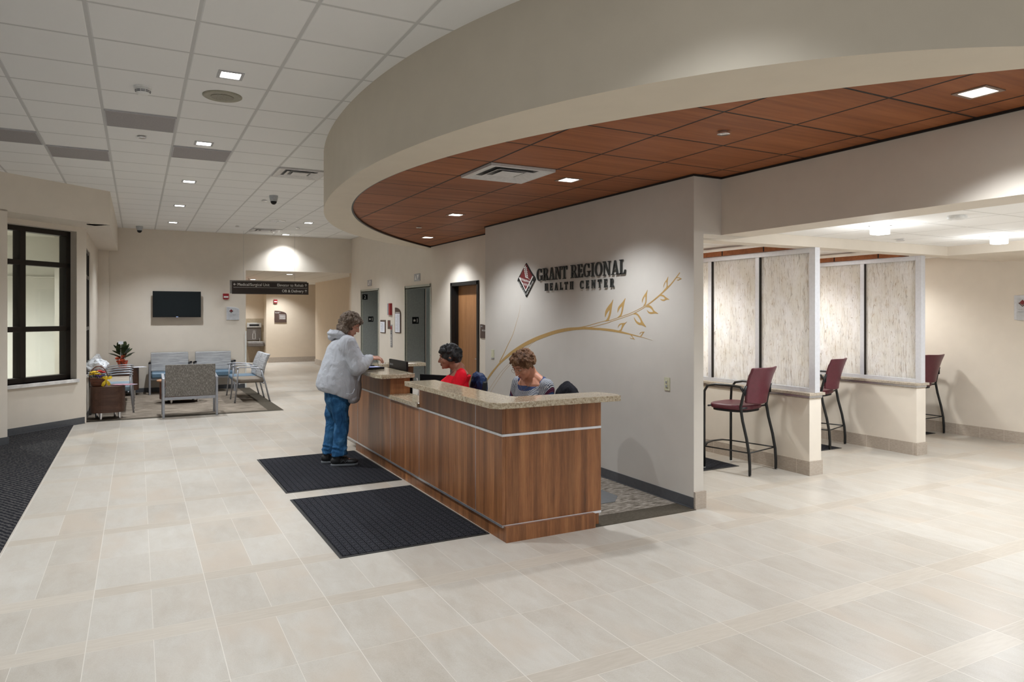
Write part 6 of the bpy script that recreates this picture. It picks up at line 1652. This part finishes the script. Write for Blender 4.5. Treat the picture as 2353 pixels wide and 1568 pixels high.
for sy in (-1, 1):
    g.tube([H.P(0.104, sy*0.032+0.025*math.cos(t), -0.001+0.017*math.sin(t)) for t in [2*PI*i/18 for i in range(18)]], 0.0014, 5, closed=True)
    g.tube([H.P(0.103,sy*0.057,0.004),H.P(0.05,sy*0.080,0.004),H.P(-0.005,sy*0.086,0.0)], 0.0014, 5)
g.tube([H.P(0.106,-0.008,0.004),H.P(0.109,0,0.007),H.P(0.106,0.008,0.004)], 0.0014, 5)
g.build('glasses', GLS, r, smooth=True)
g = G(); g.box(0.0,-0.03,-0.04,0.004,0.045,0.04); o = g.build('name_badge', PAPER, r); o.location = (0.162,-0.03,zs-0.20)
o.rotation_euler = (0.15,0.15,0)
g = G(); g.tube([(0.105,-0.075,zs+0.0),(0.125,-0.05,zs-0.045),(0.150,-0.0,zs-0.085),(0.125,0.05,zs-0.045),(0.105,0.075,zs)], 0.0018, 5); g.build('necklace', GLS, r, smooth=True)
office_chair('office chair with a black jacket over its back, behind the woman with glasses', (AX+0.03,AY+0.02,0), math.radians(172))
g = G(); g.ell((0,0,0.0), (0.075,0.245,0.20), 30, 18); crumple(g, 0.02, 7, 2)
BJ = cloth_mat('black_jacket_cloth', (0.012,0.012,0.016), 0.5, 8); o = fuse(g, 'draped_jacket', BJ, None, 0.010, 2, 0.02, 0.09); o.location = (AX+0.325,AY-0.01,0.865); o.rotation_euler = (0,math.radians(8),math.radians(-8)); tag(o, 'black jacket draped over the chair behind the woman with glasses', 'jacket')

# red sweater woman
BX, BY = 2.955, 6.82
r, H, AS, zs = seated((BX,BY,0), math.radians(160), 'seated woman with short black hair in a bright red sweater, facing the far counter', SK2, hp=6, hy=0, hz=1.235, hx=0.070, k=1.02, bulk=1.08)
H.face(r, (LIP2, SK2), EYEB, EYEW, plain('brow_black', (0.012,0.01,0.01), 0.6))
HA3 = hair_mat('hair_black', (0.004,0.004,0.005), (0.010,0.009,0.009), (0.05,0.045,0.045), 40)
g = G(); hair_clump(g, H, 150, None, -0.050, 0.018, 0.014, 0.024, 21, 1.03)
H.E(g, (-0.075,0,0.045), (0.055,0.07,0.065)); H.E(g, (-0.07,0,-0.035), (0.05,0.055,0.05))
for i in range(26): H.E(g, (0.055+rnd.uniform(-.03,.015), rnd.uniform(-.055,.055), 0.092+rnd.uniform(-.015,.015)), (0.030,0.012,0.012), RY(0.4), 8, 6)
fuse(g, 'hair', HA3, r, 0.0060, 3, 0.008, 0.02)
RED = cloth_mat('bright_red_knit', (0.60,0.006,0.018), 0.35, 9, 0.8)
torso_top(r, H, AS, zs, RED, 0.070, 1.12, name='red_sweater', collar=(0.085,0.075,0.12,0.020))
g = G(); g.box(0.0,-0.03,-0.04,0.004,0.04,0.04); o = g.build('name_badge', PAPER, r); o.location = (0.160,-0.02,zs-0.17); o.rotation_euler = (0.1,0.1,0)
g = G(); g.tube([(0.02,-0.075,zs+0.01),(0.09,-0.05,zs-0.06),(0.158,-0.02,zs-0.14),(0.10,0.05,zs-0.06),(0.03,0.075,zs+0.01)], 0.003, 5); g.build('lanyard', plain('lanyard_dark', (0.10,0.015,0.02), 0.6), r, smooth=True)
office_chair('office chair with a navy jacket over its back, behind the woman in red', (BX-0.03,BY+0.04,0), math.radians(168))
g = G(); n_ = 24
g.loft([(0.0,0,-0.42,0.10,0.275),(0.0,0,-0.28,0.085,0.25),(0.0,0,-0.12,0.075,0.225),(0.0,0,0.0,0.07,0.20),(0.0,0,0.07,0.055,0.165),(0.0,0,0.10,0.03,0.12)], 26)
crumple(g, 0.018, 8, 6)
NJ = cloth_mat('navy_jacket_cloth', (0.012,0.028,0.085), 0.45, 10, 0.5); o = fuse(g, 'draped_jacket', NJ, None, 0.009, 2, 0.030, 0.07); o.location = (BX+0.27,BY+0.0,0.955); o.rotation_euler = (0,math.radians(6),math.radians(-8)); tag(o, 'navy blue jacket draped over the chair behind the woman in red', 'jacket')
